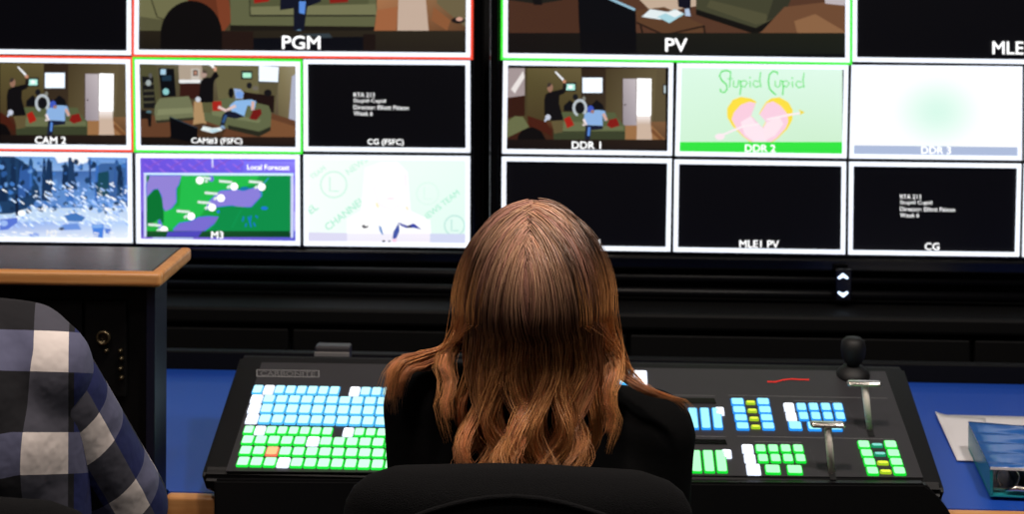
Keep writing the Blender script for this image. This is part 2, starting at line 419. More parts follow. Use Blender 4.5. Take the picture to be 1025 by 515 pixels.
def draw_cam3(p, q):
    k = 170 / 876
    p.mx = lambda a: (135 + a[0] * k, 55 + a[1] * k)
    p.grad(25, 45, 828, 468, (86, 82, 58), (126, 116, 92), (70, 50, 34), (60, 42, 26))
    p.poly([(25, 45), (110, 45), (130, 240), (25, 280)], (80, 78, 50))
    p.poly([(225, 48), (345, 46), (350, 130), (228, 130)], (176, 160, 142)); p.rect(228, 128, 345, 146, (235, 235, 235)); p.poly([(232, 146), (335, 146), (338, 215), (300, 230), (232, 215)], (54, 24, 18))
    p.rect(290, 70, 333, 128, (200, 190, 180)); p.rect(300, 78, 324, 108, (60, 46, 40)); p.rect(306, 84, 318, 102, (190, 140, 120))
    p.poly([(410, 50), (640, 46), (640, 230), (560, 210), (430, 230)], (104, 98, 66))
    p.poly([(640, 140), (740, 140), (720, 300), (640, 250)], (90, 82, 56)); p.grad(740, 46, 828, 330, (132, 122, 88), (150, 142, 112), (120, 106, 78), (100, 90, 62))
    p.poly([(810, 110), (828, 100), (828, 362), (792, 356)], (176, 180, 200))
    p.poly([(35, 110), (95, 115), (108, 275), (45, 275)], (22, 22, 22))
    for yy in (150, 185, 215, 245): p.line([(45, yy), (100, yy - 2)], 10, (74, 72, 54))
    p.ell(70, 145, 14, 16, (160, 170, 170)); p.ell(80, 108, 9, 14, (90, 90, 90))
    p.poly([(122, 68), (202, 72), (212, 214), (138, 218)], (8, 10, 14)); p.rect(132, 74, 160, 102, (170, 205, 225)); p.rect(140, 106, 188, 134, (28, 50, 66)); p.ell(160, 190, 17, 17, (140, 200, 200))
    # floor
    p.poly([(25, 285), (110, 320), (320, 240), (420, 250), (700, 300), (828, 340), (828, 468), (25, 468)], (98, 62, 40))
    p.poly([(305, 240), (350, 240), (372, 380), (300, 365)], (176, 142, 100)); p.poly([(700, 330), (828, 370), (828, 440), (640, 420)], (122, 80, 50))
    # left couch
    p.poly([(104, 262), (128, 225), (278, 213), (300, 270), (304, 335), (110, 352), (100, 300)], (112, 116, 84))
    p.poly([(120, 280), (296, 272), (302, 300), (112, 312)], (130, 134, 98)); p.poly([(108, 338), (304, 322), (304, 336), (112, 352)], (52, 50, 36))
    p.poly([(25, 285), (70, 288), (86, 305), (84, 370), (70, 370), (66, 330), (25, 330)], (20, 14, 12)); p.ell(72, 294, 14, 7, (80, 110, 120))
    # dark sofa table & window
    p.poly([(560, 190), (620, 200), (720, 210), (716, 300), (560, 250)], (30, 16, 14)); p.ell(686, 196, 20, 18, (20, 18, 20)); p.ell(590, 158, 14, 16, (26, 26, 30)); p.ell(622, 172, 16, 12, (110, 104, 92))
    p.rect(636, 54, 744, 144, (70, 76, 84)); p.poly([(640, 56), (742, 62), (738, 140), (640, 136)], (232, 242, 250), 1.2)
    p.rect(548, 82, 606, 126, (26, 30, 30)); p.rect(556, 92, 600, 118, (170, 230, 200), 1.1)
    # right couch
    p.poly([(350, 250), (400, 240), (480, 222), (560, 232), (690, 262), (704, 300), (700, 390), (640, 420), (480, 382), (360, 340)], (96, 102, 70))
    p.poly([(396, 290), (470, 290), (560, 320), (650, 335), (640, 352), (500, 330), (400, 312)], (116, 122, 86)); p.poly([(480, 362), (640, 396), (700, 370), (700, 392), (640, 422), (480, 384)], (40, 40, 28))
    p.poly([(398, 240), (446, 238), (448, 288), (402, 290)], (165, 36, 26)); p.poly([(610, 285), (650, 280), (654, 304), (626, 338), (590, 330)], (112, 24, 20))
    # standing person
    p.poly([(338, 135), (362, 118), (392, 116), (410, 88), (420, 86), (434, 110), (412, 130), (406, 150), (404, 245), (342, 246), (330, 225)], (12, 10, 12))
    p.ell(356, 98, 15, 20, (176, 148, 136)); p.poly([(346, 92), (352, 78), (368, 80), (372, 96)], (70, 58, 50)); p.ell(414, 74, 9, 12, (214, 160, 130)); p.poly([(378, 46), (398, 44), (412, 64), (402, 70)], (245, 245, 245), 1.1)
    p.ell(326, 230, 14, 14, (200, 205, 215)); p.poly([(346, 246), (400, 246), (396, 300), (352, 296)], (92, 90, 58))
    # seated
    p.poly([(510, 174), (545, 178), (562, 196), (556, 226), (520, 226)], (150, 176, 220)); p.ell(496, 196, 14, 26, (14, 14, 16)); p.ell(540, 206, 20, 18, (120, 160, 224))
    p.poly([(488, 262), (520, 236), (600, 230), (626, 240), (616, 284), (600, 286), (596, 262), (580, 262), (562, 322), (500, 296)], (140, 184, 232))
    p.line([(520, 262), (470, 288), (430, 268)], 15, (226, 196, 190)); p.line([(610, 240), (606, 284)], 15, (220, 176, 160))
    p.poly([(476, 288), (520, 296), (566, 318), (520, 330), (476, 322), (456, 380), (438, 376), (452, 310)], (22, 26, 44)); p.ell(452, 376, 12, 12, (130, 160, 190)); p.line([(470, 310), (454, 350)], 14, (50, 84, 130))
    # tv and table
    p.poly([(300, 360), (350, 352), (470, 386), (440, 440), (330, 420)], (70, 48, 30)); p.poly([(340, 388), (352, 368), (400, 378), (440, 374), (452, 390), (400, 404)], (230, 240, 240)); p.poly([(380, 388), (420, 382), (440, 392), (400, 402)], (190, 220, 230))
    p.poly([(178, 318), (324, 376), (322, 458), (186, 430)], (6, 6, 9)); p.line([(180, 320), (324, 378)], 4, (40, 60, 74))
    p.grad(25, 424, 828, 468, (26, 18, 12), (44, 28, 20), (34, 24, 18), (20, 14, 10))
    p.poly([(178, 420), (322, 420), (322, 458), (186, 430)], (6, 6, 9))
    p.mx = None

def draw_pgm(p, q):
    k = 350 / 1025
    p.mx = lambda a: (130 + a[0] * k, a[1] * k)
    # whole picture continues above the frame
    p.grad(25, -360, 985, 150, (86, 78, 48), (110, 98, 70), (60, 44, 28), (70, 60, 40))
    p.rect(210, -300, 400, -190, (224, 240, 250), 1.1); p.grad(620, -330, 740, -40, (190, 180, 184), (200, 190, 194), (170, 160, 160), (160, 150, 150)); p.rect(745, -335, 860, -30, WHITE, 1.3)
    p.poly([(130, -10), (300, -60), (260, 80), (240, 150), (130, 150)], (98, 48, 28))
    p.poly([(25, -20), (130, -60), (170, 0), (160, 90), (25, 96)], (110, 108, 74)); p.poly([(25, 48), (110, 60), (160, 92), (25, 98)], (84, 82, 56)); p.line([(60, -10), (80, 50), (108, 60)], 4, (60, 58, 38))
    p.poly([(250, -20), (290, 0), (300, 60), (270, 100), (262, 60)], (120, 60, 36))
    # couch
    p.poly([(292, -80), (715, -90), (724, 30), (715, 90), (296, 88)], (94, 96, 66)); p.poly([(352, 20), (720, 12), (724, 44), (356, 46)], (116, 116, 82)); p.poly([(350, -90), (700, -90), (700, 12), (352, 20)], (82, 84, 56))
    p.line([(352, 46), (720, 46)], 5, (40, 40, 28)); p.line([(350, -40), (352, 46)], 4, (58, 60, 40)); p.poly([(294, 74), (716, 78), (716, 104), (294, 92)], (26, 22, 16))
    p.poly([(362, -60), (415, -50), (408, 4), (364, 10)], (150, 30, 20)); p.poly([(582, -50), (630, -40), (640, 6), (586, 10)], (130, 28, 20))
    p.poly([(445, -120), (560, -120), (560, 5), (520, 20), (510, 92), (480, 92), (480, 24), (440, 30)], (14, 18, 34)); p.poly([(496, 4), (516, 4), (512, 42), (496, 38)], (90, 140, 220)); p.ell(496, 92, 8, 6, (90, 120, 140))
    # floor right
    p.grad(724, -20, 985, 96, (170, 118, 80), (120, 96, 66), (90, 60, 38), (140, 90, 56)); p.poly([(788, -20), (866, -20), (876, 92), (784, 92)], (196, 172, 154)); p.poly([(724, 30), (784, 20), (780, 94), (716, 94)], (158, 98, 62))
    p.poly([(900, -30), (985, -30), (985, 80), (960, 60), (900, 10)], (108, 96, 68)); p.ell(962, 60, 20, 9, (30, 22, 20)); p.ell(966, 56, 10, 6, (210, 160, 140)); p.poly([(890, 20), (940, 60), (930, 90), (884, 60)], (140, 88, 54))
    # band
    p.grad(25, 90, 985, 150, (36, 30, 20), (42, 36, 26), (36, 30, 22), (26, 22, 15)); p.rect(270, 92, 362, 150, (34, 20, 15))
    p.poly([(362, 112), (684, 108), (684, 150), (362, 150)], (5, 7, 14)); p.poly([(500, 100), (584, 98), (594, 110), (560, 112)], (50, 60, 66)); p.rect(684, 100, 720, 150, (26, 16, 12))
    # dark round chair
    p.poly([(90, 150)] + [(180 + 90 * math.cos(math.radians(a)), 100 + 98 * math.sin(math.radians(a))) for a in range(180, 361, 10)] + [(270, 150)], (9, 7, 7))
    p.mx = None

def draw_pv(p, q):
    k = 360 / 1025
    p.mx = lambda a: (500 + a[0] * k, a[1] * k)
    p.grad(25, -360, 985, 155, (90, 84, 58), (110, 100, 70), (70, 44, 30), (60, 40, 26))
    p.poly([(25, -60), (985, -60), (985, 155), (25, 155)], (84, 54, 38)); p.poly([(25, -60), (230, -40), (230, 100), (25, 96)], (72, 44, 30)); p.poly([(25, -60), (160, -60), (180, 0), (110, 12), (25, 0)], (30, 28, 22)); p.poly([(90, -10), (120, -10), (122, 14), (98, 14)], (14, 12, 12))
    p.poly([(380, -20), (560, -60), (600, 10), (440, 40)], (196, 172, 150))
    # couch
    p.poly([(560, -60), (800, -60), (812, 10), (806, 46), (730, 92), (560, 26)], (66, 66, 46)); p.poly([(600, 0), (760, 40), (770, 62), (730, 70), (590, 20)], (80, 78, 54)); p.poly([(560, 26), (730, 80), (806, 40), (804, 60), (730, 98), (560, 42)], (16, 14, 10))
    p.poly([(790, -60), (830, 0), (812, 40), (760, 60), (780, 0)], (50, 50, 36))
    p.poly([(812, 20), (985, 0), (985, 104), (740, 98)], (110, 74, 50)); p.poly([(840, 60), (900, 40), (985, 90), (985, 104), (850, 100)], (140, 100, 68)); p.poly([(926, -20), (985, -20), (985, 16), (928, 10)], (190, 180, 184))
    p.poly([(500, -60), (545, -60), (545, 28), (510, 20)], (12, 14, 28)); p.poly([(528, 26), (540, 24), (545, 46), (530, 46)], (180, 200, 225))
    # table
    p.poly([(388, 30), (470, 20), (588, 74), (580, 92), (470, 102), (395, 66)], (92, 62, 40)); p.line([(390, 64), (470, 100), (586, 74)], 5, (40, 24, 16)); p.line([(402, 72), (410, 104)], 5, (30, 20, 14)); p.line([(582, 74), (586, 98)], 5, (30, 20, 14))
    p.poly([(405, 48), (430, 26), (478, 34), (460, 56)], (228, 238, 240)); p.poly([(450, 48), (500, 26), (528, 40), (484, 66)], (170, 214, 224)); p.poly([(470, 36), (506, 28), (522, 38), (500, 50)], (236, 242, 242))
    # tv
    p.poly([(222, -60), (290, -20), (388, 26), (390, 140), (232, 155), (226, 60)], (4, 5, 9)); p.line([(300, -10), (386, 28)], 7, (150, 190, 210))
    p.grad(25, 94, 985, 155, (20, 14, 12), (28, 30, 20), (22, 26, 20), (16, 12, 10)); p.poly([(228, 90), (390, 90), (390, 150), (232, 155)], (5, 5, 8))
    p.mx = None

def draw_snow(p, q):
    rnd = random.Random(5); k = 140 / 721
    p.mx = lambda a: (a[0] * k, 150 + a[1] * k)
    X0 = -940 * .19 / k * 0 - 180
    p.grad(X0, 35, 662, 460, (120, 170, 225), (100, 150, 220), (225, 240, 255), (200, 225, 250))
    p.grad(X0, 110, 662, 300, (54, 96, 150), (70, 110, 180), (110, 160, 230), (60, 100, 170))
    p.poly([(280, 35), (440, 35), (470, 60), (400, 80), (350, 60), (300, 70)], (250, 253, 255))
    p.poly([(X0, 60), (60, 30), (120, 60), (200, 190), (210, 260), (150, 300), (60, 330), (X0, 340)], (30, 62, 100))
    p.grad(X0, 370, 662, 462, (110, 150, 230), (180, 210, 250), (240, 248, 255), (225, 238, 255))
    p.poly([(500, 70), (662, 70), (662, 300), (600, 260), (520, 240)], (60, 100, 160))
    for i in range(26):
        x = X0 + 40 + rnd.random() * 790; w = 7 + rnd.random() * 22; t = 60 + rnd.random() * 70; b = 180 + rnd.random() * 90
        c = rnd.choice([(24, 52, 90), (34, 76, 120), (50, 92, 160), (20, 44, 78), (58, 110, 190)])
        p.poly([(x, t), (x + w * .4, t - 24), (x + w, t), (x + w * 1.2, b), (x - w * .4, b)], c)
    for i in range(150):
        x = X0 + rnd.random() * 820; y = 60 + rnd.random() * 260; r = 5 + rnd.random() * 13
        c = rnd.choice([(30, 64, 104), (44, 88, 150), (64, 120, 196), (100, 150, 214), (24, 50, 84)])
        p.poly([(x + r * math.cos(a) * (.6 + rnd.random() * .7), y + r * math.sin(a) * (.6 + rnd.random() * .7)) for a in [j * 1.05 for j in range(6)]], c)
    p.line([(86, 230), (88, 340)], 16, (16, 30, 56)); p.line([(262, 60), (266, 200)], 12, (22, 46, 80)); p.poly([(505, 120), (560, 110), (556, 240), (500, 236)], (24, 72, 90))
    p.poly([(352, 40), (368, 40), (400, 210), (350, 190)], (30, 60, 100)); p.line([(462, 45), (466, 200)], 9, (34, 60, 110))
    for i in range(420):
        x = X0 + rnd.random() * 830; y = 150 + rnd.random() ** .7 * 240
        if x < 170 and y < 330 and rnd.random() < .8: continue
        l = 8 + rnd.random() * 26; w = 2.5 + rnd.random() * 6.5
        c = rnd.choice([(240, 248, 255), (215, 232, 255), (170, 200, 250), (250, 252, 255), (130, 172, 235)])
        p.line([(x, y), (x + l * .8, y + l * .55)], w, c, 1.15)
    p.poly([(330, 340), (390, 325), (440, 350), (420, 372), (350, 368)], (70, 120, 190)); p.poly([(320, 385), (400, 380), (420, 412), (330, 415)], (110, 150, 225))
    p.poly([(472, 385), (535, 385), (530, 456), (484, 450)], (70, 130, 225)); p.ell(318, 408, 14, 7, (20, 34, 70)); p.ell(500, 396, 32, 9, (130, 176, 240)); p.poly([(540, 405), (572, 408), (566, 436), (544, 430)], (90, 130, 220))
    p.ell(112, 328, 20, 16, (245, 250, 255), 1.2); p.poly([(0, 360), (90, 350), (90, 376), (40, 412), (0, 416)], (90, 120, 215)); p.ell(176, 440, 26, 12, (150, 176, 240)); p.ell(20, 380, 20, 16, (160, 190, 245))
    for i in range(40):
        x = X0 + rnd.random() * 830; y = 420 + rnd.random() * 36
        p.line([(x, y), (x + 25, y + 4)], 6, rnd.choice([(240, 246, 255), (205, 224, 250), (255, 255, 255)]))
    p.mx = None

def draw_map(p, q):
    k = 170 / 876
    p.mx = lambda a: (135 + a[0] * k, 150 + a[1] * k)
    p.grad(26, 42, 830, 472, (112, 84, 226), (120, 108, 250), (92, 92, 210), (140, 110, 220))
    for i in range(30):
        x = 30 + i * 19; s = 14 if i % 2 else -14
        p.line([(x, 52 + (i % 3) * 22), (x + 40, 52 + (i % 3) * 22 + s * 2)], 7, (160, 110, 232) if i % 2 else (134, 88, 214))
    p.rect(396, 42, 404, 92, (220, 220, 255)); p.grad(560, 60, 830, 118, (130, 120, 255), (150, 140, 255), (130, 110, 240), (120, 110, 240))
    p.rect(46, 120, 818, 452, (176, 196, 244)); p.line([(46, 124), (818, 128)], 9, (205, 235, 250), 1.2); p.line([(50, 124), (54, 450)], 8, (225, 225, 255)); p.line([(813, 130), (809, 455)], 8, (225, 225, 255))
    # land
    p.grad(60, 134, 803, 450, (34, 178, 60), (14, 150, 70), (10, 130, 60), (40, 184, 70))
    def sh(pts, c, o=(40, 110, 230)):
        p.line(pts + [pts[0]], 7, o); p.poly(pts, c)
    sh([(60, 190), (66, 134), (240, 134), (225, 180), (212, 200), (212, 270), (190, 300), (160, 318), (146, 300), (140, 240), (120, 200), (96, 205), (60, 244)], (148, 132, 216))
    p.poly([(60, 250), (100, 205), (122, 206), (140, 250), (148, 320), (148, 380), (120, 360), (60, 400)], (8, 116, 50))
    p.poly([(60, 134), (76, 134), (70, 160), (60, 170)], (12, 120, 50))
    p.poly([(150, 320), (230, 290), (240, 134), (640, 134), (620, 180), (560, 190), (430, 220), (370, 300), (330, 350), (200, 410), (150, 400)], (36, 190, 76))
    sh([(440, 214), (520, 206), (560, 214), (640, 190), (650, 240), (600, 294), (540, 296), (500, 286), (440, 292), (400, 300), (366, 310), (380, 270)], (140, 128, 220))
    sh([(330, 350), (380, 345), (436, 348), (420, 372), (370, 410), (320, 448), (200, 448), (200, 410), (230, 380), (290, 370)], (122, 110, 210))
    p.poly([(436, 340), (430, 300), (500, 290), (600, 300), (655, 244), (690, 140), (803, 140), (803, 450), (330, 450), (400, 400)], (12, 142, 72))
    p.line([(655, 240), (652, 190), (690, 145)], 5, (60, 150, 220)); p.ell(668, 302, 18, 9, (30, 120, 220)); p.ell(430, 320, 8, 8, (40, 110, 230)); p.ell(394, 150, 14, 16, (110, 110, 220)); p.ell(566, 200, 22, 9, (20, 120, 170))
    for a in ((560, 345, 556, 370), (585, 345, 600, 400), (600, 340, 592, 380), (622, 340, 634, 352), (575, 380, 570, 398), (612, 376, 622, 396)): p.line([a[:2], a[2:]], 8, (24, 120, 200))
    p.line([(548, 310), (500, 400)], 3, (16, 160, 90))
    p.poly([(140, 384), (130, 358), (118, 366), (120, 400), (150, 440), (170, 440)], (90, 110, 220))
    # weather discs and name plates
    for (x, y, lx) in ((335, 158, 360), (512, 190, 470), (654, 192, 624), (444, 250, 396), (398, 298, 360), (290, 344, 252), (150, 414, 104)):
        p.ell(x, y, 20, 20, WHITE, 1.3); dy = -28 if lx < x else -14
        p.line([(lx - (36 if lx < x else 8), y + dy), (lx + 32, y + dy + 6)], 13, (225, 240, 232)); p.line([(x - 36, y + 8), (x - 22, y - 4)] if lx < x else [(x + 26, y + 6), (x + 40, y + 4)], 13, (225, 240, 235))
    p.grad(60, 420, 803, 452, (30, 90, 40), (6, 70, 34), (8, 64, 34), (10, 70, 40)); p.poly([(170, 424), (350, 420), (326, 450), (160, 450)], (80, 72, 190)); p.line([(90, 455), (300, 458)], 8, (180, 200, 240))
    p.line([(822, 180), (820, 330)], 6, (170, 150, 240)); p.line([(824, 320), (824, 420)], 8, (200, 190, 255)); p.line([(38, 320), (38, 450)], 8, (80, 60, 180))
    p.mx = None
    p.text('Local Forecast', 135 + 688 * k, 150 + 91 * k, 5.2, WHITE, 1.4, bold=.02)

def draw_blown(p, q):
    k = 180 / 883
    p.mx = lambda a: (300 + a[0] * k, 150 + a[1] * k)
    p.grad(36, 40, 820, 462, (250, 255, 252), (236, 255, 246), (226, 252, 242), (246, 255, 252), 1.02)
    p.mx = None
    # pale diagonal lettering of the backdrop
    def dtext(t, cx, cy, h, ang, col):
        V, F, w, hh = text_geo(t, .01); Y = p.base(); i0 = len(p.V); kk = h / hh; c = p.c(col, 1); ca, sa = math.cos(ang), math.sin(ang)
        for v in V:
            x, y = v.x * kk, -v.y * kk; p.V.append(onY(cx + x * ca + y * sa, cy - x * sa + y * ca, Y))
        for f in F: p.F.append(tuple(i0 + i for i in f)); p.C.append([c] * len(f))
    g1 = (180, 240, 214)
    dtext('CHANNEL', 345, 214, 7.5, math.radians(38), g1); dtext('NEWS TEAM', 441, 206, 6, math.radians(38), g1)
    dtext('EL', 313, 209, 7.5, math.radians(38), g1); dtext('NEWS', 357, 166, 6.5, math.radians(36), (206, 246, 228)); dtext('TEAM', 318, 173, 5, math.radians(36), (206, 246, 228))
    def circ(cx, cy, r, col):
        p.line([(cx + r * math.cos(a / 10 * math.pi), cy + r * math.sin(a / 10 * math.pi)) for a in range(21)], 1.6, col)
        p.line([(cx - r * .3, cy - r * .6), (cx - r * .3, cy + r * .5), (cx + r * .4, cy + r * .5)], 1.6, col)
    circ(334, 185, 13, (212, 248, 232)); circ(428, 194, 11, (228, 251, 242)); circ(455, 226, 10, (196, 236, 226))
    p.mx = lambda a: (300 + a[0] * k, 150 + a[1] * k)
    p.poly([(230, 462), (232, 340), (300, 300), (320, 90), (400, 60), (480, 60), (530, 110), (545, 300), (640, 345), (650, 462)], (255, 255, 255), 1.05)
    p.line([(372, 150), (366, 200), (392, 270), (448, 292), (500, 270)], 3, (246, 226, 240)); p.line([(518, 120), (520, 180)], 4, (240, 228, 245)); p.line([(376, 262), (386, 284)], 9, (255, 240, 190)); p.ell(446, 240, 22, 4, (250, 232, 240)); p.line([(524, 280), (530, 296)], 8, (255, 236, 200))
    p.poly([(36, 406), (232, 410), (232, 450), (36, 452)], (224, 222, 246)); p.poly([(640, 412), (820, 414), (820, 462), (640, 460)], (214, 220, 246)); p.grad(232, 412, 640, 460, (246, 244, 255), (250, 244, 255), (246, 240, 252), (244, 240, 255))
    p.poly([(304, 374), (318, 368), (322, 378), (340, 372), (332, 384), (312, 386)], (50, 46, 60)); p.poly([(388, 372), (400, 380), (412, 420), (400, 412), (392, 396)], (110, 150, 210))
    p.poly([(486, 358), (490, 400), (474, 436), (456, 438), (460, 404), (474, 380)], (70, 90, 170)); p.poly([(486, 358), (530, 374), (560, 362), (598, 392), (560, 384), (520, 384), (494, 372)], (56, 70, 170)); p.ell(538, 378, 12, 5, (16, 18, 50))
    p.ell(412, 450, 8, 5, (20, 20, 40)); p.ell(440, 450, 7, 4, (30, 34, 60)); p.poly([(454, 440), (474, 436), (476, 456), (456, 456)], (250, 210, 230))
    p.mx = None

def draw_cg(px0, py0):
    def f(p, q):
        for i, (t, w) in enumerate((('RTA 213', 21), ('Stupid Cupid', 32), ('Director: Elliott Paixon', 55), ('Week 6', 19))):
            V, F, ww, hh = text_geo(t, .0); kk = w / ww
            Y = p.base(); i0 = len(p.V); c = p.c(WHITE, 1.35)
            for v in V:
                x = px0 + w / 2 + v.x * kk; y = py0 + i * 6.2 - v.y * 4.3 / hh * (1.12 if i in (1,) else 1) + (x - px0) * .012
                p.V.append(onY(x, y, Y))
            for fa in F: p.F.append(tuple(i0 + j for j in fa)); p.C.append([c] * len(fa))
    return f

def draw_heart(p, q):
    k = 190 / 932
    T = lambda x, y: (670 + x * k, 55 + y * k)
    p.mx = lambda a: T(*a)
    p.grad(48, 60, 850, 486, (222, 252, 232), (226, 252, 236), (206, 240, 206), (210, 244, 214))
    def heart(dx, col, cin, pts):
        p.poly(pts, col)
    L = [(428, 230), (400, 214), (350, 206), (310, 222), (284, 262), (284, 306), (310, 350), (360, 400), (410, 438), (480, 440), (520, 420), (460, 352), (452, 326), (402, 298)]
    Rr = [(474, 232), (500, 214), (540, 208), (584, 232), (606, 270), (604, 320), (580, 364), (530, 412), (490, 438), (450, 440), (454, 356), (470, 330), (436, 296)]
    p.poly(L, (255, 226, 70)); p.poly(Rr, (255, 226, 70))
    p.poly([(424, 236), (392, 230), (350, 246), (318, 282), (306, 316), (330, 362), (370, 404), (416, 436), (480, 438), (512, 418), (452, 350), (440, 328), (402, 302)], (252, 208, 226))
    p.poly([(478, 238), (510, 228), (546, 250), (580, 290), (584, 330), (570, 362), (528, 408), (488, 436), (450, 438), (458, 360), (474, 334), (440, 296)], (252, 210, 228))
    p.poly([(400, 300), (420, 330), (444, 346), (470, 372), (480, 430), (420, 430), (370, 390), (350, 330)], (255, 232, 242)); p.poly([(474, 334), (540, 300), (560, 340), (520, 396), (470, 420), (462, 362)], (255, 232, 240))
    p.poly([(428, 232), (470, 234), (440, 290), (472, 326), (458, 358), (440, 340), (402, 298)], (218, 246, 222))
    p.line([(250, 398), (360, 352), (440, 340)], 10, (255, 240, 244)); p.line([(478, 318), (560, 300), (640, 286)], 10, (255, 240, 244))
    p.ell(248, 402, 24, 16, (255, 236, 242)); p.poly([(636, 268), (666, 282), (640, 296), (644, 284)], (246, 220, 60))
    g = (70, 226, 90)
    # script lettering
    p.line([(302, 84), (280, 76), (256, 82), (246, 104), (260, 128), (280, 146), (284, 170), (268, 186), (252, 180), (250, 166)], 7, g)
    p.line([(302, 84), (300, 96)], 5, g); p.line([(300, 92), (296, 160)], 5, g); p.line([(284, 118), (312, 116)], 4, g)
    p.line([(316, 126), (314, 154), (328, 160), (338, 150), (340, 124)], 5, g); p.line([(348, 124), (352, 160), (346, 196)], 6, g); p.line([(350, 134), (370, 124), (384, 138), (370, 158), (354, 152)], 5, g)
    p.line([(396, 128), (398, 160)], 5, g); p.ell(396, 112, 4, 4, g); p.line([(440, 132), (420, 126), (410, 144), (424, 160), (444, 152)], 5, g); p.line([(448, 84), (444, 120), (450, 160)], 5, g)
    p.line([(532, 86), (510, 80), (492, 96), (486, 130), (492, 166), (510, 186), (524, 196)], 7, g); p.line([(532, 86), (530, 98)], 5, g)
    p.line([(520, 126), (520, 152), (532, 160), (544, 150), (546, 124)], 5, g); p.line([(554, 124), (560, 160), (556, 198)], 6, g); p.line([(558, 134), (576, 126), (590, 140), (576, 158), (562, 152)], 5, g)
    p.line([(604, 130), (606, 160)], 5, g); p.ell(604, 114, 4, 4, g); p.line([(650, 134), (630, 128), (620, 146), (634, 162), (656, 154)], 5, g); p.line([(662, 88), (656, 122), (662, 162)], 5, g)
    p.grad(48, 428, 850, 486, (52, 232, 66), (52, 232, 66), (52, 226, 66), (52, 226, 66)); p.mx = None

def draw_glow(p, q):
    # pale slide with a mint spot in its centre
    qm = quadmap(q); NX, NY = 20, 12; Y = p.base(); i0 = len(p.V)
    for j in range(NY + 1):
        for i in range(NX + 1): p.V.append(onY(*qm(i / NX, j / NY), Y))
    def col(i, j):
        u, v = i / NX, j / NY; x, y = qm(u, v)
        d = math.hypot((x - 938) / 62, (y - 112) / 50); w = max(0, 1 - d); w = w * w * (3 - 2 * w)
        a = lin((255, 255, 255)); b = lin((218, 251, 236))
        return [(a[t] * 1.08 * (1 - w) + b[t] * w) * p.gain for t in range(3)]
    for j in range(NY):
        for i in range(NX):
            p.F.append((i0 + j * (NX + 1) + i, i0 + j * (NX + 1) + i + 1, i0 + (j + 1) * (NX + 1) + i + 1, i0 + (j + 1) * (NX + 1) + i))
            p.C.append([col(i, j), col(i + 1, j), col(i + 1, j + 1), col(i, j + 1)])
    p.poly([(854, 145.5), (1019, 147.5), (1019, 156.5), (854, 154.5)], (176, 190, 220))

RED, GRN, CY = (255, 80, 58), (70, 250, 60), None
pitchL = lambda x, y: y
# left display
tile(dl, YL, [(-202, -132), (131.5, -128), (131.3, 55.3), (-202, 52)], None, label='black empty picture at the top left')
tile(dl, YL, [(133, -128), (474, -124), (473.2, 59.8), (131.8, 56.8)], draw_pgm, ring=RED, cap=[('PGM', 301.5, 42.5, 13.5, 1.3, 1.08)], label='red bordered programme picture of a living room')
tile(dl, YL, [(-36, 55), (132.7, 57), (133.7, 152.5), (-36, 150.8)], draw_cam2, ring=RED, cap=[('CAM 2', 50.5, 140.5, 7.4, 1.3, 1.06)], label='red bordered picture of a living room with a man raising his arm')
tile(dl, YL, [(132.6, 57.2), (302.8, 59.4), (303, 154.4), (133.9, 152.6)], draw_cam3, ring=GRN, cap=[('CAM#3 (FSFC)', 217, 141.8, 7.4, 1.3, 1.06)], label='green bordered picture of a living room from the side')
tile(dl, YL, [(303.6, 59.5), (470.6, 60.6), (470.7, 153), (303.9, 151.4)], draw_cg(354, 95), cap=[('CG (FSFC)', 386, 143, 7.4, 1.3, 1.06)], label='black picture with four lines of white text, left display')
tile(dl, YL, [(-202, 52), (-38, 54), (-38, 148), (-202, 146)], None)
tile(dl, YL, [(-36, 151.5), (132, 153.4), (132.8, 243.5), (-36, 241.5)], draw_snow, cap=[('M2', 52, 233.5, 6.5, .9)], label='blue and white picture of a snowy forest')
tile(dl, YL, [(135.8, 153.7), (300, 155), (300.5, 246), (136.4, 243.8)], draw_map, cap=[('M3', 217.5, 235.5, 7.6)], label='green and purple weather map')
tile(dl, YL, [(303.8, 154.9), (470.6, 156.4), (470.3, 248.2), (304, 246.2)], draw_blown, label='overexposed pale picture of a person')
tile(dl, YL, [(-202, 150), (-38, 152), (-38, 240), (-202, 238)], None)
# right display
tile(dr, YR, [(502, -128), (853.5, -124), (853, 65), (501.2, 60.2)], draw_pv, ring=GRN, cap=[('PV', 677, 45, 13.5, 1.3, 1.1)], label='green bordered preview picture of a living room table')
tile(dr, YR, [(854, -124), (1196, -120), (1196, 66.5), (853.3, 61.8)], None, cap=[('MLE1', 1012, 48, 13)], label='black picture with white lettering at its foot, top right')
tile(dr, YR, [(503.8, 60.8), (674, 63), (672.7, 156), (502.6, 153.8)], draw_ddr1, cap=[('DDR 1', 587, 145.5, 7.4, 1.3, 1.06)], label='living room picture, right display')
tile(dr, YR, [(677.8, 63.3), (849.3, 65.2), (847.5, 158.6), (675.7, 156.2)], draw_heart, cap=[('DDR 2', 761, 148.5, 7.4, 1.3, 1.06)], label='pale green picture of a broken heart with an arrow')
tile(dr, YR, [(852.4, 65), (1023.5, 66.5), (1023, 160.7), (850.2, 158.7)], draw_glow, cap=[('DDR 3', 937, 150.5, 7.4, 1.3, 1.06)], label='blank pale slide with a mint glow')
tile(dr, YR, [(502.3, 157), (672.5, 159), (671, 252), (501.8, 249.6)], None, cap=[('CLIP 1', 587, 243.5, 7.4, 1.3, 1.06)])
tile(dr, YR, [(675.2, 159.8), (847, 162), (846, 254.8), (674, 252.2)], None, cap=[('MLE1 PV', 760, 244.5, 7.4, 1.3, 1.06)])
tile(dr, YR, [(850, 162), (1022.5, 164), (1020.3, 257.2), (849, 255)], draw_cg(901, 197), cap=[('CG', 933, 247, 7.4, 1.3, 1.06)], label='black picture with four lines of white text, right display')
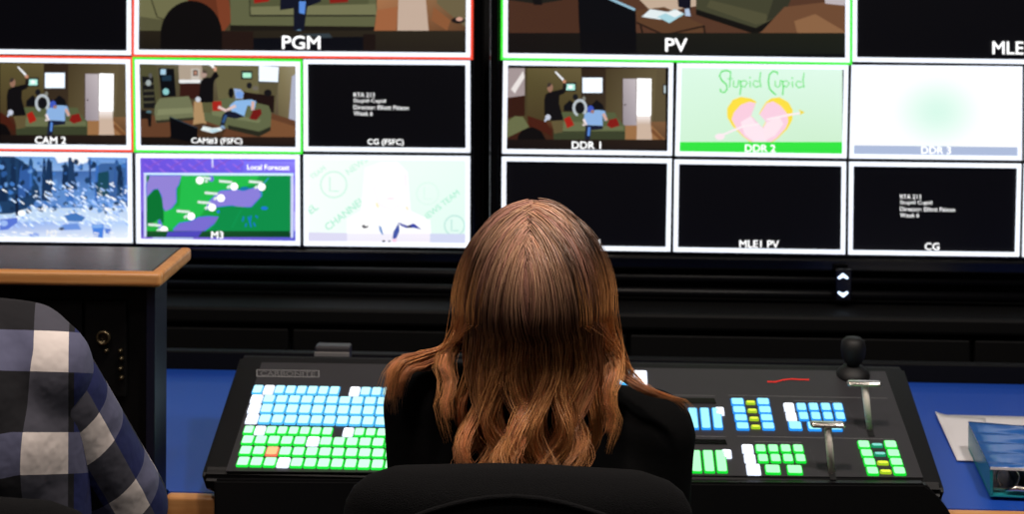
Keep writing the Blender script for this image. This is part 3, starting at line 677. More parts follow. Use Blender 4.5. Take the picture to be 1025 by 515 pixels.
tile(dr, YR, [(1026, 66.6), (1196, 69), (1196, 163), (1025.5, 160.8)], None)
tile(dr, YR, [(1025, 164), (1196, 166), (1196, 260), (1023, 257.4)], None)

# ------------------------------------------------------------------ cabinet and rails under the displays
def cabinet():
    Yf = 3.0
    x0, x1 = -1.75, 1.85
    zt = onY(600, 312, Yf).z
    t = thing('media_cabinet', 'long low black cabinet standing below the two wall displays', 'cabinet', (0, 3.3, 0))
    obox('carcass', M['cabinet'], t, x0, x1, Yf + .02, 3.7, .0, zt - .03, bev=.004)
    obox('worktop', M['cabin2'], t, x0 - .02, x1 + .02, Yf - .01, 3.72, zt - .03, zt, bev=.006)
    n = 6; w = (x1 - x0) / n
    for i in range(n):
        d = obox('door', M['cabin2'], t, x0 + i * w + .004, x0 + (i + 1) * w - .004, Yf, Yf + .02, .06, zt - .04, bev=.003)
        hx = x0 + i * w + (.05 if i % 2 else w - .05)
        obox('handle', M['grey'], d, hx - .004, hx + .004, Yf - .022, Yf - .012, .35, .47, bev=.002)
cabinet()
def rail(py, Y, r, label, x0, x1):
    t = thing('glossy_rail', label, 'rail', (0, Y, onY(520, py, Y).z), 'rails below the displays')
    z = onY(520, py, Y).z
    bm = bmesh.new(); tube(bm, [(x0, Y, z), (x1, Y, z)], r, 20); link('bar', bm_mesh(bm), M['rail'], t, True)
    for x in (x0 + .3, (x0 + x1) / 2, x1 - .3):
        obox('bracket', M['plastic'], t, x - .02, x + .02, Y, RY1 - .001, z - .005, z + .005)
    for x in (x0, x1):
        bm = bmesh.new(); lathe(bm, [(r * .6, -.006), (r * 1.15, -.004), (r * 1.15, .004), (r * .6, .006)], (x, Y, z), (1, 0, 0)); link('end_cap', bm_mesh(bm), M['plastic'], t, True)
rail(275.5, 3.1, .010, 'upper of two glossy black rails just below the displays', -1.6, 1.6)
rail(290.5, 3.08, .009, 'lower of two glossy black rails above the cabinet', -1.6, 1.6)
# glowing chevrons painted in for a mirror reflection under the right display
em = thing('painted_reflection', 'tiny bluish white chevrons under the right display, a painted reflection', 'reflection', onY(844, 285, 3.05))
Mrefl = mat('painted_reflection_glow', (220, 235, 255), .4, emit=(200, 225, 255), es=2.2)
obox('backing_plate', M['bezel'], em, *[v for v in (onY(836, 285, 3.06).x, onY(852, 285, 3.06).x)], 3.053, 3.062, onY(844, 302, 3.05).z, onY(844, 270, 3.05).z, bev=.002)
for sgn, cy in ((-1, 276.5), (1, 295.5)):
    pts = [(838.5, cy - sgn * 2), (844, cy + sgn * 2.5), (849.5, cy - sgn * 2), (848, cy - sgn * 3.2), (844, cy - sgn * 1.2), (840, cy - sgn * 3.2)]
    bm = prism_me([onY(x, y, 3.05) for x, y in pts], .003, (0, 1, 0)); link('painted_glint', bm_mesh(bm), Mrefl, em)

# ------------------------------------------------------------------ desk
DZ = .74
DYF, DYB = 2.222, 2.82
dx0 = onY(155, 400, 2.18).x; dx1 = 1.35
desk = thing('control_desk', 'long blue topped desk with oak front edge under the lit console', 'desk', ((dx0 + dx1) / 2, 2.5, 0))
_o = [(dx1, DYF + .012), (dx1, DYB), (-1.5, DYB), (-1.5, 2.31), (dx0 - .108, 2.31), (dx0 - .108, 2.246), (dx0 + .003, 2.246), (dx0 + .003, DYF + .012)]
bm = prism_me([(x, y, DZ - .035) for x, y in _o], .035, (0, 0, 1)); bmesh.ops.bevel(bm, geom=list(bm.edges), offset=.002, segments=2, affect='EDGES')
link('desktop', bm_mesh(bm), M['desk'], desk)
tag(obox('front_edge', M['wood'], desk, dx0 + .004, dx1, DYF - .006, DYF + .012, DZ - .04, DZ + .001, bev=.006, seg=4), 'oak front edge')
for x in (dx0 + .06, dx1 - .06, (dx0 + dx1) / 2 + .3):
    obox('leg_panel', M['cabinet'], desk, x - .015, x + .015, DYF + .12, DYB - .02, 0, DZ - .036)
obox('modesty_panel', M['cabinet'], desk, -1.45, dx1 - .05, DYB - .04, DYB - .02, .1, DZ - .036)
obox('rear_riser', M['cabinet'], desk, -1.5, dx1, DYB, DYB + .02, DZ - .3, DZ + .03, bev=.002)

# ------------------------------------------------------------------ hutch / rack on the left
HY0, HY1 = 2.16, 2.325
ptop = onY(100, 273.5, HY0); hz = ptop.z
hx1 = onY(161, 274, HY0).x; hx0 = hx1 - 1.0
ht = thing('rack_cabinet', 'black rack cabinet with slate top and oak edging beside the plaid shirt', 'cabinet', (hx0 + .5, 2.25, 0))
obox('top_shelf', M['slate'], ht, hx0, hx1 - .016, HY0 + .016, HY1, hz - .022, hz, bev=.001)
tag(obox('front_edge', M['wood'], ht, hx0, hx1, HY0, HY0 + .016, hz - .018, hz + .001, bev=.005, seg=4), 'oak front edge')
tag(obox('side_edge', M['wood'], ht, hx1 - .016, hx1, HY0 + .012, HY1, hz - .018, hz + .001, bev=.005, seg=4), 'oak side edge')
bx1 = onY(155, 400, HY0 + .02).x
bm = bmesh.new(); box(bm, hx0 + .02, bx1 - .125, HY0 + .03, HY1 - .03, 0, hz - .022, bev=.002); box(bm, bx1 - .13, bx1 - .012, HY0 + .03, HY0 + .078, 0, hz - .022, bev=.002); link('carcass', bm_mesh(bm), M['cabinet'], ht)
obox('side_panel', M['navy'], ht, bx1 - .012, bx1, HY0 + .02, HY0 + .080, 0, hz - .022, bev=.001)
fy = HY0 + .03
fp = obox('rack_panel', M['cabin2'], ht, onY(86, 330, fy).x, onY(128, 330, fy).x, fy - .008, fy, onY(100, 396, fy).z, onY(100, 300, fy).z, bev=.002)
fp2 = obox('rack_panel', M['cabin2'], ht, hx0 + .1, onY(84, 330, fy).x, fy - .008, fy, onY(100, 420, fy).z, onY(100, 300, fy).z, bev=.002)
c = onY(104.5, 337.5, fy - .008)
bm = bmesh.new(); lathe(bm, [(.0085, -.001), (.0098, .006), (.0085, .008), (.0065, .008), (.006, .001), (.001, .001)], c, (0, -1, 0)); link('round_socket', bm_mesh(bm), M['jack'], ht, True)
for px, py in ((121, 351), (122, 359), (107, 351), (121, 369), (122, 378)):
    bm = bmesh.new(); lathe(bm, [(.003, -.001), (.003, .004), (.0012, .006)], onY(px, py, fy - .008), (0, -1, 0), 12); link('small_jack', bm_mesh(bm), M['jack'], ht, True)

# ------------------------------------------------------------------ console
FLw = onY(203, 472, 2.205); FRw = onY(944, 484, 2.205)
zf = (FLw.z + FRw.z) / 2
p0 = Vector((0, 2.205, zf))
tz = onY(573, 361, 2.49).z
pn = Vector((0, -(tz - zf), 2.49 - 2.205)).normalized()   # panel normal
def onPan(px, py, lift=0): return onP(px, py, p0 + pn * lift, pn)
pu = Vector((1, 0, 0)); pv = Vector((0, pn.z, -pn.y)).normalized()
CX0 = (onPan(202, 471).x + onPan(240, 356).x) / 2; CX1 = (onPan(944, 483).x + onPan(905, 367).x) / 2
cons = thing('vision_mixer_console', 'wide black switcher console full of glowing blue and green buttons on the blue desk', 'console', ((CX0 + CX1) / 2, 2.35, DZ))
def cons_body():
    bm = bmesh.new()
    prof = [(2.205, zf), (2.49, tz), (2.505, tz - .006), (2.505, DZ + .004), (2.24, DZ + .004), (2.216, DZ + .004), (2.205, zf - .03), (2.199, zf - .008)]
    a = [bm.verts.new((CX0, y, z)) for y, z in prof]; b = [bm.verts.new((CX1, y, z)) for y, z in prof]
    bm.faces.new(a); bm.faces.new(b[::-1]); k = len(a)
    for i in range(k): bm.faces.new((a[i], b[i], b[(i + 1) % k], a[(i + 1) % k]))
    bmesh.ops.recalc_face_normals(bm, faces=bm.faces)
    # left and right cheeks lean out towards the operator
    for v in bm.verts:
        t = (2.49 - v.co.y) / .285
        src = (onPan(240, 356).x, onPan(202, 471).x) if v.co.x < 0 else (onPan(905, 367).x, onPan(944, 483).x)
        v.co.x = src[0] * (1 - t) + src[1] * t
        if v.co.z < zf - .031 and v.co.y < 2.4: v.co.x += .02 if v.co.x < 0 else -.02
    bmesh.ops.bevel(bm, geom=list(bm.edges), offset=.006, segments=3, affect='EDGES')
    return link('chassis', bm_mesh(bm), M['chassis'], cons)
cons_body()
quad = [onPan(226, 473, .0002), onPan(262, 364, .0002), onPan(886, 373, .0002), onPan(924, 479.5, .0002)]
bm = prism_me(quad, .0016, pn); link('control_panel', bm_mesh(bm), M['panel'], cons)
# hanging support skirt under the console
sk = [(214, 481), (926, 485), (938, 497), (950, 512), (958, 530), (214, 530)]
bm = prism_me([onY(x, y, 2.196) for x, y in sk], .016, (0, 1, 0)); bmesh.ops.bevel(bm, geom=list(bm.edges), offset=.003, segments=2, affect='EDGES')
link('support_skirt', bm_mesh(bm), M['plastic'], cons)

def btn_mat(name, top, side, es=1.0, ss=.8):
    a = mat(name + '_cap', (30, 30, 30), .4, emit=top, es=es); b = mat(name + '_rim', (20, 20, 20), .4, emit=side, es=ss); return [a, b]
BM = {'c': btn_mat('cyan_button', (200, 255, 250), (80, 190, 255), 1.25, 1.1), 'g': btn_mat('green_button', (200, 255, 220), (20, 232, 60), 1.25, 1.1),
      'w': btn_mat('white_button', (255, 255, 255), (225, 235, 255), 1.7, 1.3), 'y': btn_mat('yellow_button', (235, 250, 60), (170, 210, 30), 1.15, .9),
      'o': btn_mat('orange_button', (255, 205, 140), (250, 120, 90), 1.1, 1.0), 'G': btn_mat('pure_green_button', (176, 255, 196), (6, 226, 50), 1.2, 1.05),
      'C': btn_mat('light_blue_button', (160, 244, 254), (30, 150, 250), 1.2, 1.05), 'm': btn_mat('mint_button', (140, 240, 225), (10, 160, 110), .9, .8)}
BCOLN = {'c': 'cyan', 'g': 'green', 'w': 'white', 'y': 'yellow', 'o': 'orange', 'G': 'green', 'C': 'light blue', 'm': 'mint'}
_bc = {}
def button_mesh(w, d, h, kind):
    h = .003
    key = (round(w, 4), round(d, 4), h, kind)
    if key in _bc: return _bc[key]
    bm = bmesh.new(); rings = []
    for (ins, z) in ((0, 0), (0, h * .6), (.0004, h * .9), (.0012, h)):
        a, b = w / 2 - ins, d / 2 - ins; r = min(.0022, a, b); ring = []
        for cx, cy, s in ((a - r, b - r, 0), (-a + r, b - r, 90), (-a + r, -b + r, 180), (a - r, -b + r, 270)):
            for k in range(4):
                t = math.radians(s + k * 30); ring.append(bm.verts.new((cx + r * math.cos(t), cy + r * math.sin(t), z)))
        rings.append(ring)
    n = 16
    for j, (a, b) in enumerate(zip(rings, rings[1:])):
        for k in range(n):
            f = bm.faces.new((a[k], a[(k + 1) % n], b[(k + 1) % n], b[k])); f.material_index = 1
    f = bm.faces.new(rings[-1]); f.material_index = 0
    bm.faces.new(rings[0][::-1]).material_index = 1
    me = bm_mesh(bm, 'button'); 
    for m_ in BM[kind]: me.materials.append(m_)
    _bc[key] = me; return me
tiltang = math.atan2(tz - zf, 2.49 - 2.205)
coff = cons.location
def put_button(c, w, d, kind, name='push_button', h=.004, special=False):
    me = button_mesh(w, d, h, kind)
    o = bpy.data.objects.new(name, me); COL.objects.link(o); o.parent = cons
    o.location = c + pn * .0018 - coff; o.rotation_euler = (tiltang, 0, 0)
    if special: o['label'] = 'bright %s lit button' % BCOLN[kind]
    return o
def bx(x0, x1, y0, y1, kind, name='push_button'):
    """button given by the area it fills on the panel"""
    c = onPan((x0 + x1) / 2, (y0 + y1) / 2, .0035); a = onPan(x0, (y0 + y1) / 2, .0035); b = onPan(x1, (y0 + y1) / 2, .0035)
    u = onPan((x0 + x1) / 2, y0, .0035); v = onPan((x0 + x1) / 2, y1, .0035)
    put_button(c - pn * .0035, abs(b.x - a.x) * .97, (u - v).length * .93, kind, name, special=kind in 'wo')
rows = [ # y0, y1 (at left end), x start, pitch px, colour, gap after 8, specials
 (385.8, 394.6, 252.6, 11.0, 'c', True, {1: 'w', 8: 'w'}),
 (395.6, 403.6, 250.5, 12.7, 'c', False, {0: 'w'}),
 (404.6, 413.8, 248.0, 12.8, 'c', False, {0: 'w'}),
 (415.0, 424.2, 245.8, 13.0, 'c', False, {0: 'w'}),
 (426.6, 435.0, 243.4, 11.3, 'g', True, {1: 'w', 8: 'w'}),
 (436.2, 445.2, 241.6, 13.1, 'g', False, {5: 'w'}),
 (446.8, 456.0, 239.4, 13.3, 'g', False, {2: 'o'}),
 (457.6, 467.2, 236.8, 13.5, 'g', False, {3: 'w'})]
hidden = []
for (y0, y1, xs, pit, colr, gap, sp) in rows:
    L = onPan(xs, (y0 + y1) / 2, .0035); sc = (onPan(xs + 100, (y0 + y1) / 2, .0035).x - L.x) / 100
    dep = (onPan(xs, y0, .0035) - onPan(xs, y1, .0035)).length * .93
    pm = pit * sc; n = 24
    for i in range(n):
        X = L.x + pm * (i + .5) + (pm * .85 if gap and i >= 8 else 0)
        if X > onPan(612, y0).x: break
        c = Vector((X, L.y, L.z)) - pn * .0035
        kind = sp.get(i, colr)
        if X < onPan(392, y0).x:
            o = put_button(c, pm * .93, dep, kind, 'crosspoint_button', special=i in sp)
        else:
            hidden.append((c, pm * .93, dep, kind))
# the rest of the rows carries on behind the operator
bm = bmesh.new(); mats = []
for c, w, d, kind in hidden:
    me = button_mesh(w, d, .004, kind); base = len(mats)
    tmp = bmesh.new(); tmp.from_mesh(me)
    Mx = Matrix.Translation(c + pn * .0018) @ Matrix.Rotation(tiltang, 4, 'X')
    vm = {v: bm.verts.new(Mx @ v.co) for v in tmp.verts}
    for f in tmp.faces:
        g = bm.faces.new([vm[v] for v in f.verts]); g.material_index = f.material_index + (2 if kind == 'g' else 0)
    tmp.free()
me = bpy.data.meshes.new('b'); bm.to_mesh(me); bm.free()
for m_ in BM['c'] + BM['g']: me.materials.append(m_)
tag(link('crosspoint_button_rows', me, None, cons), kind='stuff')

# right hand groups
for a in ((620, 631, 371, 385, 'c'), (634, 648, 371, 388, 'w'), (634, 646, 391, 395, 'C')): bx(*a)
for i in range(4):
    x = 676 + i * 12.0
    bx(x - 13 + 14, x + 11, 408, 430.5, 'C', 'transition_button')
    x = 676 + i * 12.6 + 2
    bx(x + .6, x + 11.8, 450.5, 474, 'G', 'transition_button')
bx(716, 725, 408, 416, 'w', 'push_button'); bx(722.5, 732.5, 450.5, 459, 'w', 'push_button')
for r in range(4):
    y = 399 + r * 8.1; s = r * 1.7
    bx(731.5 + s, 745 + s, y, y + 7.4, 'C'); bx(757.5 + s, 770.5 + s, y, y + 7.4, 'C'); bx(746.5 + s, 756.3 + s, y + 2.6, y + 5.8, 'y', 'key_button')
    y = 441.5 + r * 8.8; s = r * 2.9
    bx(858.5 + s, 871 + s, y, y + 8.0, 'G'); bx(885 + s, 898 + s, y, y + 8.0, 'G'); bx(872 + s, 884 + s, y + 2.8, y + 6.3, 'm' if r < 2 else 'y', 'key_button')
for r, (y0, y1) in enumerate(((403.8, 412.2), (412.9, 421.3))):
    bx(784.5 + r * 2.2, 795.3 + r * 2.2, y0, y1, 'w')
    for i in range(4): bx(797 + r * 2.2 + i * 12.2, 807.5 + r * 2.2 + i * 12.2, y0, y1, 'C')
bx(789, 803, 422.3, 431, 'C'); bx(808, 822, 422.6, 431.4, 'C'); bx(829, 843, 423, 431.8, 'C')
for r, (y0, y1) in enumerate(((445.4, 453.8), (455.0, 463.6))):
    bx(742.5 + r * 2.2, 754.3 + r * 2.2, y0, y1 + .3, 'w')
    for i in range(4): bx(756.0 + r * 2.3 + i * 12.5, 767 + r * 2.3 + i * 12.5, y0, y1, 'G')
bx(747, 761.5, 464.8, 475.8, 'w'); bx(765.5, 781.5, 465.6, 475, 'G'); bx(787.5, 803.5, 466, 475.4, 'G')

# printed lines, badge and logo on the panel
def strip(pts, w, m, name, lift=.0020):
    V, F = [], []
    for i, p in enumerate(pts):
        q = onPan(p[0], p[1], lift); d = pv * (w / 2)
        V += [q + d, q - d]
    for i in range(len(pts) - 1): F.append((2 * i, 2 * i + 1, 2 * i + 3, 2 * i + 2))
    return mesh_from(name, V, F)
for pts in ([(657, 395.5), (716, 396.6)], [(729, 396), (888, 399)], [(696, 437), (727, 437.6)], [(738, 437), (895, 440)], [(795, 401.5), (842, 402.4)], [(755, 442.4), (802, 443.2)], [(848, 408), (860, 432)], [(811, 450), (820, 474)]):
    link('printed_line', strip(pts, .0009, M['ink'], 'l'), M['ink'], cons)
for a in ((672, 715, 399, 404), (694, 726, 440.5, 445)):
    q = [onPan(a[0], a[2], .0019), onPan(a[1], a[2] + .6, .0019), onPan(a[1] + 2, a[3] + .6, .0019), onPan(a[0] + 2, a[3], .0019)]
    bm = prism_me(q, .001, pn); link('display_slot', bm_mesh(bm), M['bezel'], cons)
V, F = [], []
def pq(x0, y0, x1, y1):
    i = len(V); V.extend([onPan(x0, y0, .0021), onPan(x1, y0 + (x1 - x0) * .012, .0021), onPan(x1, y1 + (x1 - x0) * .012, .0021), onPan(x0, y1, .0021)]); F.append((i, i + 1, i + 2, i + 3))
pq(257, 370.2, 319, 371.1); pq(256.5, 376.5, 319, 377.5); pq(256.5, 370.2, 257.8, 377.4); pq(318.4, 370.9, 319.7, 378.2)
tv, tf, tw, th = text_geo('CARBONITE', .012); i0 = len(V); k = 55 / tw
for v in tv: V.append(onPan(288 + v.x * k, 374.3 - v.y * 4.6 / th + v.x * k * .012, .0021))
F.extend([tuple(i0 + i for i in f) for f in tf])
link('name_badge', mesh_from('b', V, F), M['ink'], cons)
lg = [(768, 382.4), (776, 382.6), (784, 380.6), (792, 379.6), (800, 380.2), (810, 380.4)]
mlogo = link('red_logo', strip(lg, .0034, M['red'], 'l', .0022), M['red'], cons)

# fader levers
def tbar(bpx, bpy, top, hx0, hx1, hy0, hy1, w):
    b = onPan(bpx, bpy, .002); Y = b.y - .006
    t0 = onY(top[0], top[1], Y)
    lv = bpy_empty_part('fader_lever', cons, b)
    return b, Y, t0, lv
def part_mesh(name, bm, m, parent, smooth=False): return link(name, bm_mesh(bm), m, parent, smooth)
for (bpx, bpy_, hx0_, hx1_, hy0_, hy1_) in ((870.5, 430, 848, 882.5, 380.5, 387.5), (832.5, 473, 811, 846, 421.5, 429)):
    b = onPan(bpx, bpy_, .002); Yh = b.y - .004
    A = onY(hx0_, hy0_, Yh); B = onY(hx1_, hy1_, Yh); zc = (A.z + B.z) / 2; xc = (A.x + B.x) / 2; rh = (A.z - B.z) / 2
    # slot
    q = [b + pu * .0042 + pv * .022, b - pu * .0042 + pv * .022, b - pu * .0042 - pv * .018, b + pu * .0042 - pv * .018]
    part_mesh('fader_slot', prism_me(q, .0008, pn), M['rubber'], cons)
    bm = bmesh.new()
    tube(bm, [b, b + (Vector((xc, Yh, zc)) - b) * .5, Vector((xc, Yh, zc))], [.0042, .0046, .0050], 14)
    lever = part_mesh('fader_lever', bm, M['satin'], cons, True)
    bm = bmesh.new(); box(bm, A.x, B.x, Yh - .0075, Yh + .0075, zc - rh * .8, zc + rh * .8, bev=.0036, seg=4)
    part_mesh('grip', bm, M['chrome'], lever, True)
# joystick
jb = onPan(854, 376, .001)
bm = bmesh.new(); lathe(bm, [(.024, 0), (.0235, .004), (.018, .010), (.010, .014), (.006, .015)], jb, pn); js = part_mesh('joystick', bm, M['rubber'], cons, True)
bm = bmesh.new(); jz = onY(853, 338, jb.y).z - jb.z
lathe(bm, [(.006, .012), (.012, jz * .34), (.0165, jz * .5), (.018, jz * .72), (.0165, jz * .9), (.011, jz * .99), (.004, jz)], jb, (0, 0, 1)); part_mesh('joystick_knob', bm, M['rubber'], js, True)

# small grey device behind the console
gd = thing('grey_device', 'small grey metal box with pale lower edge behind the console', 'device', onY(333, 357, 2.62))
a, b = onY(315, 347, 2.60), onY(350, 358, 2.60)
gd.location = ((a.x + b.x) / 2, 2.63, DZ)
obox('case', mat('dim_grey_case', (52, 50, 54), .5), gd, a.x, b.x, 2.60, 2.625, DZ + .001, a.z, bev=.003)
obox('front_trim', M['grey'], gd, a.x, b.x, 2.595, 2.60, b.z, onY(333, 352.5, 2.60).z, bev=.001)

# ------------------------------------------------------------------ paper and binder on the right
pz = DZ + .0012
def sheet(pts, z, name, label, curl=.0):
    P = [onZ(x, y, z) for x, y in pts]
    N = 10; V, F = [], []
    for j in range(N + 1):
        for i in range(N + 1):
            u, v = i / N, j / N
            q = P[0] * (1 - u) * (1 - v) + P[1] * u * (1 - v) + P[2] * u * v + P[3] * (1 - u) * v
            q.z += curl * (max(0, 1 - u * 4) ** 2) * (1 - v)
            V.append(q)
    for j in range(N):
        for i in range(N): F.append((j * (N + 1) + i, j * (N + 1) + i + 1, (j + 1) * (N + 1) + i + 1, (j + 1) * (N + 1) + i))
    me = mesh_from(name, V, F); o = link(name, me, M['paper'], None, True)
    md = o.modifiers.new('s', 'SOLIDIFY'); md.thickness = .0008; md.offset = 1
    tag(o, label, 'paper', 'loose papers under the binder'); return o
sheet([(951, 415.5), (1100, 419), (1110, 470), (972, 462)], DZ + .0012, 'paper_sheet', 'white paper sheet lying mostly under the blue ring binder', 0)
sheet([(936, 414.5), (986, 419), (1000, 462), (958, 461)], DZ + .0030, 'paper_sheet', 'narrow folded white paper sticking out left of the blue binder', .004)
# binder: spine on the left, cover on top, rings visible at the near end
bz0 = DZ + .0045
A = onZ(991, 498, bz0); B = onZ(969, 450, bz0)   # left bottom edge near / far
zt_ = onY(994, 472, A.y).z
hb = .037
Bd = (B - A); L = Bd.length; dirb = Bd.normalized(); nb = Vector((dirb.y, -dirb.x, 0))
W = .26
bd = thing('ring_binder', 'thick blue vinyl ring binder with teal spine on the right of the desk', 'binder', A + nb * W / 2 + dirb * L / 2)
def bpt(u, v, z): return A + nb * u + dirb * v + Vector((0, 0, z))
def slab(u0, u1, v0, v1, z0, z1, name, m, bev=.0015, parent=bd):
    bm = prism_me([bpt(u0, v0, z0), bpt(u1, v0, z0), bpt(u1, v1, z0), bpt(u0, v1, z0)], z1 - z0, (0, 0, 1)); bmesh.ops.bevel(bm, geom=list(bm.edges), offset=bev, segments=2, affect='EDGES')
    return link(name, bm_mesh(bm), m, parent)
slab(0, W, 0, L, 0, .003, 'back_cover', M['bindteal'], .001)
slab(0, .004, 0, L, .003, hb, 'spine', M['bindteal'], .001)
# wavy front cover
N = 30; V, F = [], []
for side in (0, 1):
    for j in range(N + 1):
        for i in range(9):
            u = W * i / 8; v = L * j / N
            w = (.0022 * math.sin(v * 150 + u * 12) + .0012 * math.sin(v * 290 - u * 22)) * min(1, i / 2)
            V.append(bpt(u, v, hb + (.003 if side == 0 else 0) + w))
for j in range(N):
    for i in range(8):
        a = j * 9 + i; F.append((a, a + 1, a + 10, a + 9)); a += (N + 1) * 9; F.append((a, a + 9, a + 10, a + 1))
o_ = (N + 1) * 9
for j in range(N): F.append((j * 9, (j + 1) * 9, o_ + (j + 1) * 9, o_ + j * 9)); F.append((j * 9 + 8, o_ + j * 9 + 8, o_ + (j + 1) * 9 + 8, (j + 1) * 9 + 8))
for i in range(8): F.append((i, o_ + i, o_ + i + 1, i + 1)); F.append((N * 9 + i, N * 9 + i + 1, o_ + N * 9 + i + 1, o_ + N * 9 + i))
link('front_cover', mesh_from('c', V, F), M['bindblue'], bd, True)
slab(0, W, -.001, .0, hb - .0005, hb + .003, 'cover_edge', M['paper'], .0002)
slab(.05, W - .01, .03, L - .01, .004, hb * .75, 'page_stack', M['paper'], .0008)
slab(.006, .05, .015, L - .02, .003, .007, 'ring_plate', M['chrome'], .001)
for v in (.03, L * .5, L - .05):
    c = bpt(.028, v, hb * .48); r = hb * .36
    bm = bmesh.new(); pts = [c + nb * (r * 1.1 * math.cos(t)) + Vector((0, 0, r * math.sin(t))) for t in [math.radians(k) for k in range(-60, 241, 15)]]
    tube(bm, pts, .0016, 8); link('ring', bm_mesh(bm), M['chrome'], bd, True)
tube_bm = bmesh.new(); tube(tube_bm, [bpt(.02, .004, .008), bpt(.034, .003, .012), bpt(.06, .004, .010), bpt(.075, .006, .009)], [.002, .004, .004, .002], 10); link('lever_tab', bm_mesh(tube_bm), M['chrome'], bd, True)

# ------------------------------------------------------------------ figures: rounded volumes fused by a voxel remesh
def ball_cone(bm, p0, r0, p1, r1, seg=16, flat=None):
    """tapered limb with round ends; flat=(axis vec, factor) squeezes about the segment"""
    p0, p1 = Vector(p0), Vector(p1); d = p1 - p0; L = d.length; dn, u, w = frame_axes(d if L > 1e-5 else (0, 0, 1))
    rings = []
    prof = [(-r0 * math.cos(a), r0 * math.sin(a)) for a in [math.pi / 2 * k / 5 for k in range(1, 6)]] + [(L + r1 * math.sin(a), r1 * math.cos(a)) for a in [math.pi / 2 * k / 5 for k in range(0, 5)]]
    vs = []
    def P(h, r, t):
        v = u * (math.cos(t) * r) + w * (math.sin(t) * r)
        q = p0 + dn * h + v
        return q
    start = bm.verts.new(p0 - dn * r0); end = bm.verts.new(p1 + dn * r1); vs += [start, end]
    for h, r in prof:
        rg = [bm.verts.new(P(h, r, 2 * math.pi * k / seg)) for k in range(seg)]; rings.append(rg); vs += rg
    for a, b in zip(rings, rings[1:]):
        for k in range(seg): bm.faces.new((a[k], a[(k + 1) % seg], b[(k + 1) % seg], b[k]))
    for k in range(seg):
        bm.faces.new((start, rings[0][(k + 1) % seg], rings[0][k])); bm.faces.new((end, rings[-1][k], rings[-1][(k + 1) % seg]))
    if flat:
        ax, f = Vector(flat[0]).normalized(), flat[1]; c = (p0 + p1) / 2
        for v in vs:
            dd = (v.co - c).dot(ax); v.co += ax * (dd * (f - 1))
def ellipsoid(bm, c, r, rot=None):
    res = bmesh.ops.create_icosphere(bm, subdivisions=3, radius=1)
    for v in res['verts']:
        q = Vector((v.co.x * r[0], v.co.y * r[1], v.co.z * r[2]))
        if rot: q.rotate(rot)
        v.co = q + Vector(c)
def fuse(bm, name, m, parent, voxel=.006, smooth=6, post=None):
    bmesh.ops.recalc_face_normals(bm, faces=bm.faces)
    me = bpy.data.meshes.new(name); bm.to_mesh(me); bm.free()
    o = bpy.data.objects.new(name, me); COL.objects.link(o)
    r = o.modifiers.new('r', 'REMESH'); r.mode = 'VOXEL'; r.voxel_size = voxel; r.use_smooth_shade = True
    s = o.modifiers.new('s', 'SMOOTH'); s.factor = .5; s.iterations = smooth
    bpy.context.view_layer.update()
    me2 = bpy.data.meshes.new_from_object(o.evaluated_get(bpy.context.evaluated_depsgraph_get()))
    bpy.data.objects.remove(o); bpy.data.meshes.remove(me)
    me2.materials.clear()
    if post: post(me2)
    return link(name, me2, m, parent, True)

def hand(bm, wrist, fwd, up, side, s=1.0):
    """palm + five curled fingers. side=+1: thumb on +right"""
    fwd = Vector(fwd).normalized(); up = Vector(up).normalized(); rt = fwd.cross(up).normalized()
    W_ = Vector(wrist)
    for k, off in enumerate((-.027, -.009, .009, .026)):
        ball_cone(bm, W_ + fwd * .008 + rt * off * .6, .012 * s, W_ + fwd * .085 + rt * off, .011 * s, 12)
    for k, (off, l) in enumerate(((-.029, .9), (-.010, 1.04), (.010, 1.0), (.028, .78)) if side > 0 else ((-.028, .78), (-.010, 1.0), (.010, 1.04), (.029, .9))):
        a = W_ + fwd * .086 + rt * off; rr = .0085
        b = a + fwd * .038 * l + up * .006; c = b + fwd * .022 * l - up * .014; d = c + fwd * .010 * l - up * .018
        ball_cone(bm, a, rr, b, rr * .94, 10); ball_cone(bm, b, rr * .92, c, rr * .85, 10); ball_cone(bm, c, rr * .84, d, rr * .72, 10)
    th0 = W_ + fwd * .028 - rt * side * .024; th1 = th0 + fwd * .028 - rt * side * .026 - up * .006; th2 = th1 + fwd * .026 - rt * side * .006 - up * .008
    ball_cone(bm, th0, .013, th1, .0105, 10); ball_cone(bm, th1, .010, th2, .0085, 10)

def head_shape(bm, c, face, s=1.0):
    """face: unit vector the face looks along"""
    f = Vector(face).normalized(); q = Vector((0, 1, 0)).rotation_difference(f)
    C = Vector(c); T = lambda x, y, z: C + (q @ Vector((x * s, y * s, z * s)))
    e = q.to_euler()
    ellipsoid(bm, T(0, -.012, .022), (.073 * s, .090 * s, .092 * s), e)
    ellipsoid(bm, T(0, .022, -.03), (.058 * s, .066 * s, .082 * s), e)
    ellipsoid(bm, T(0, .062, -.088), (.024 * s, .022 * s, .018 * s), e)      # chin
    ball_cone(bm, T(0, .082, .012), .009 * s, T(0, .100, -.026), .013 * s, 12)    # nose
    for sx in (-1, 1):
        ellipsoid(bm, T(sx * .012, .092, -.030), (.008 * s, .008 * s, .007 * s))
        ellipsoid(bm, T(sx * .076, -.004, -.014), (.009 * s, .019 * s, .032 * s), e)  # ears
        ellipsoid(bm, T(sx * .040, .060, -.022), (.022 * s, .02 * s, .018 * s), e)
        ellipsoid(bm, T(sx * .030, .076, .022), (.020 * s, .010 * s, .006 * s), e)
    ellipsoid(bm, T(0, .084, -.056), (.022 * s, .009 * s, .005 * s), e); ellipsoid(bm, T(0, .083, -.066), (.018 * s, .009 * s, .006 * s), e)
    return T

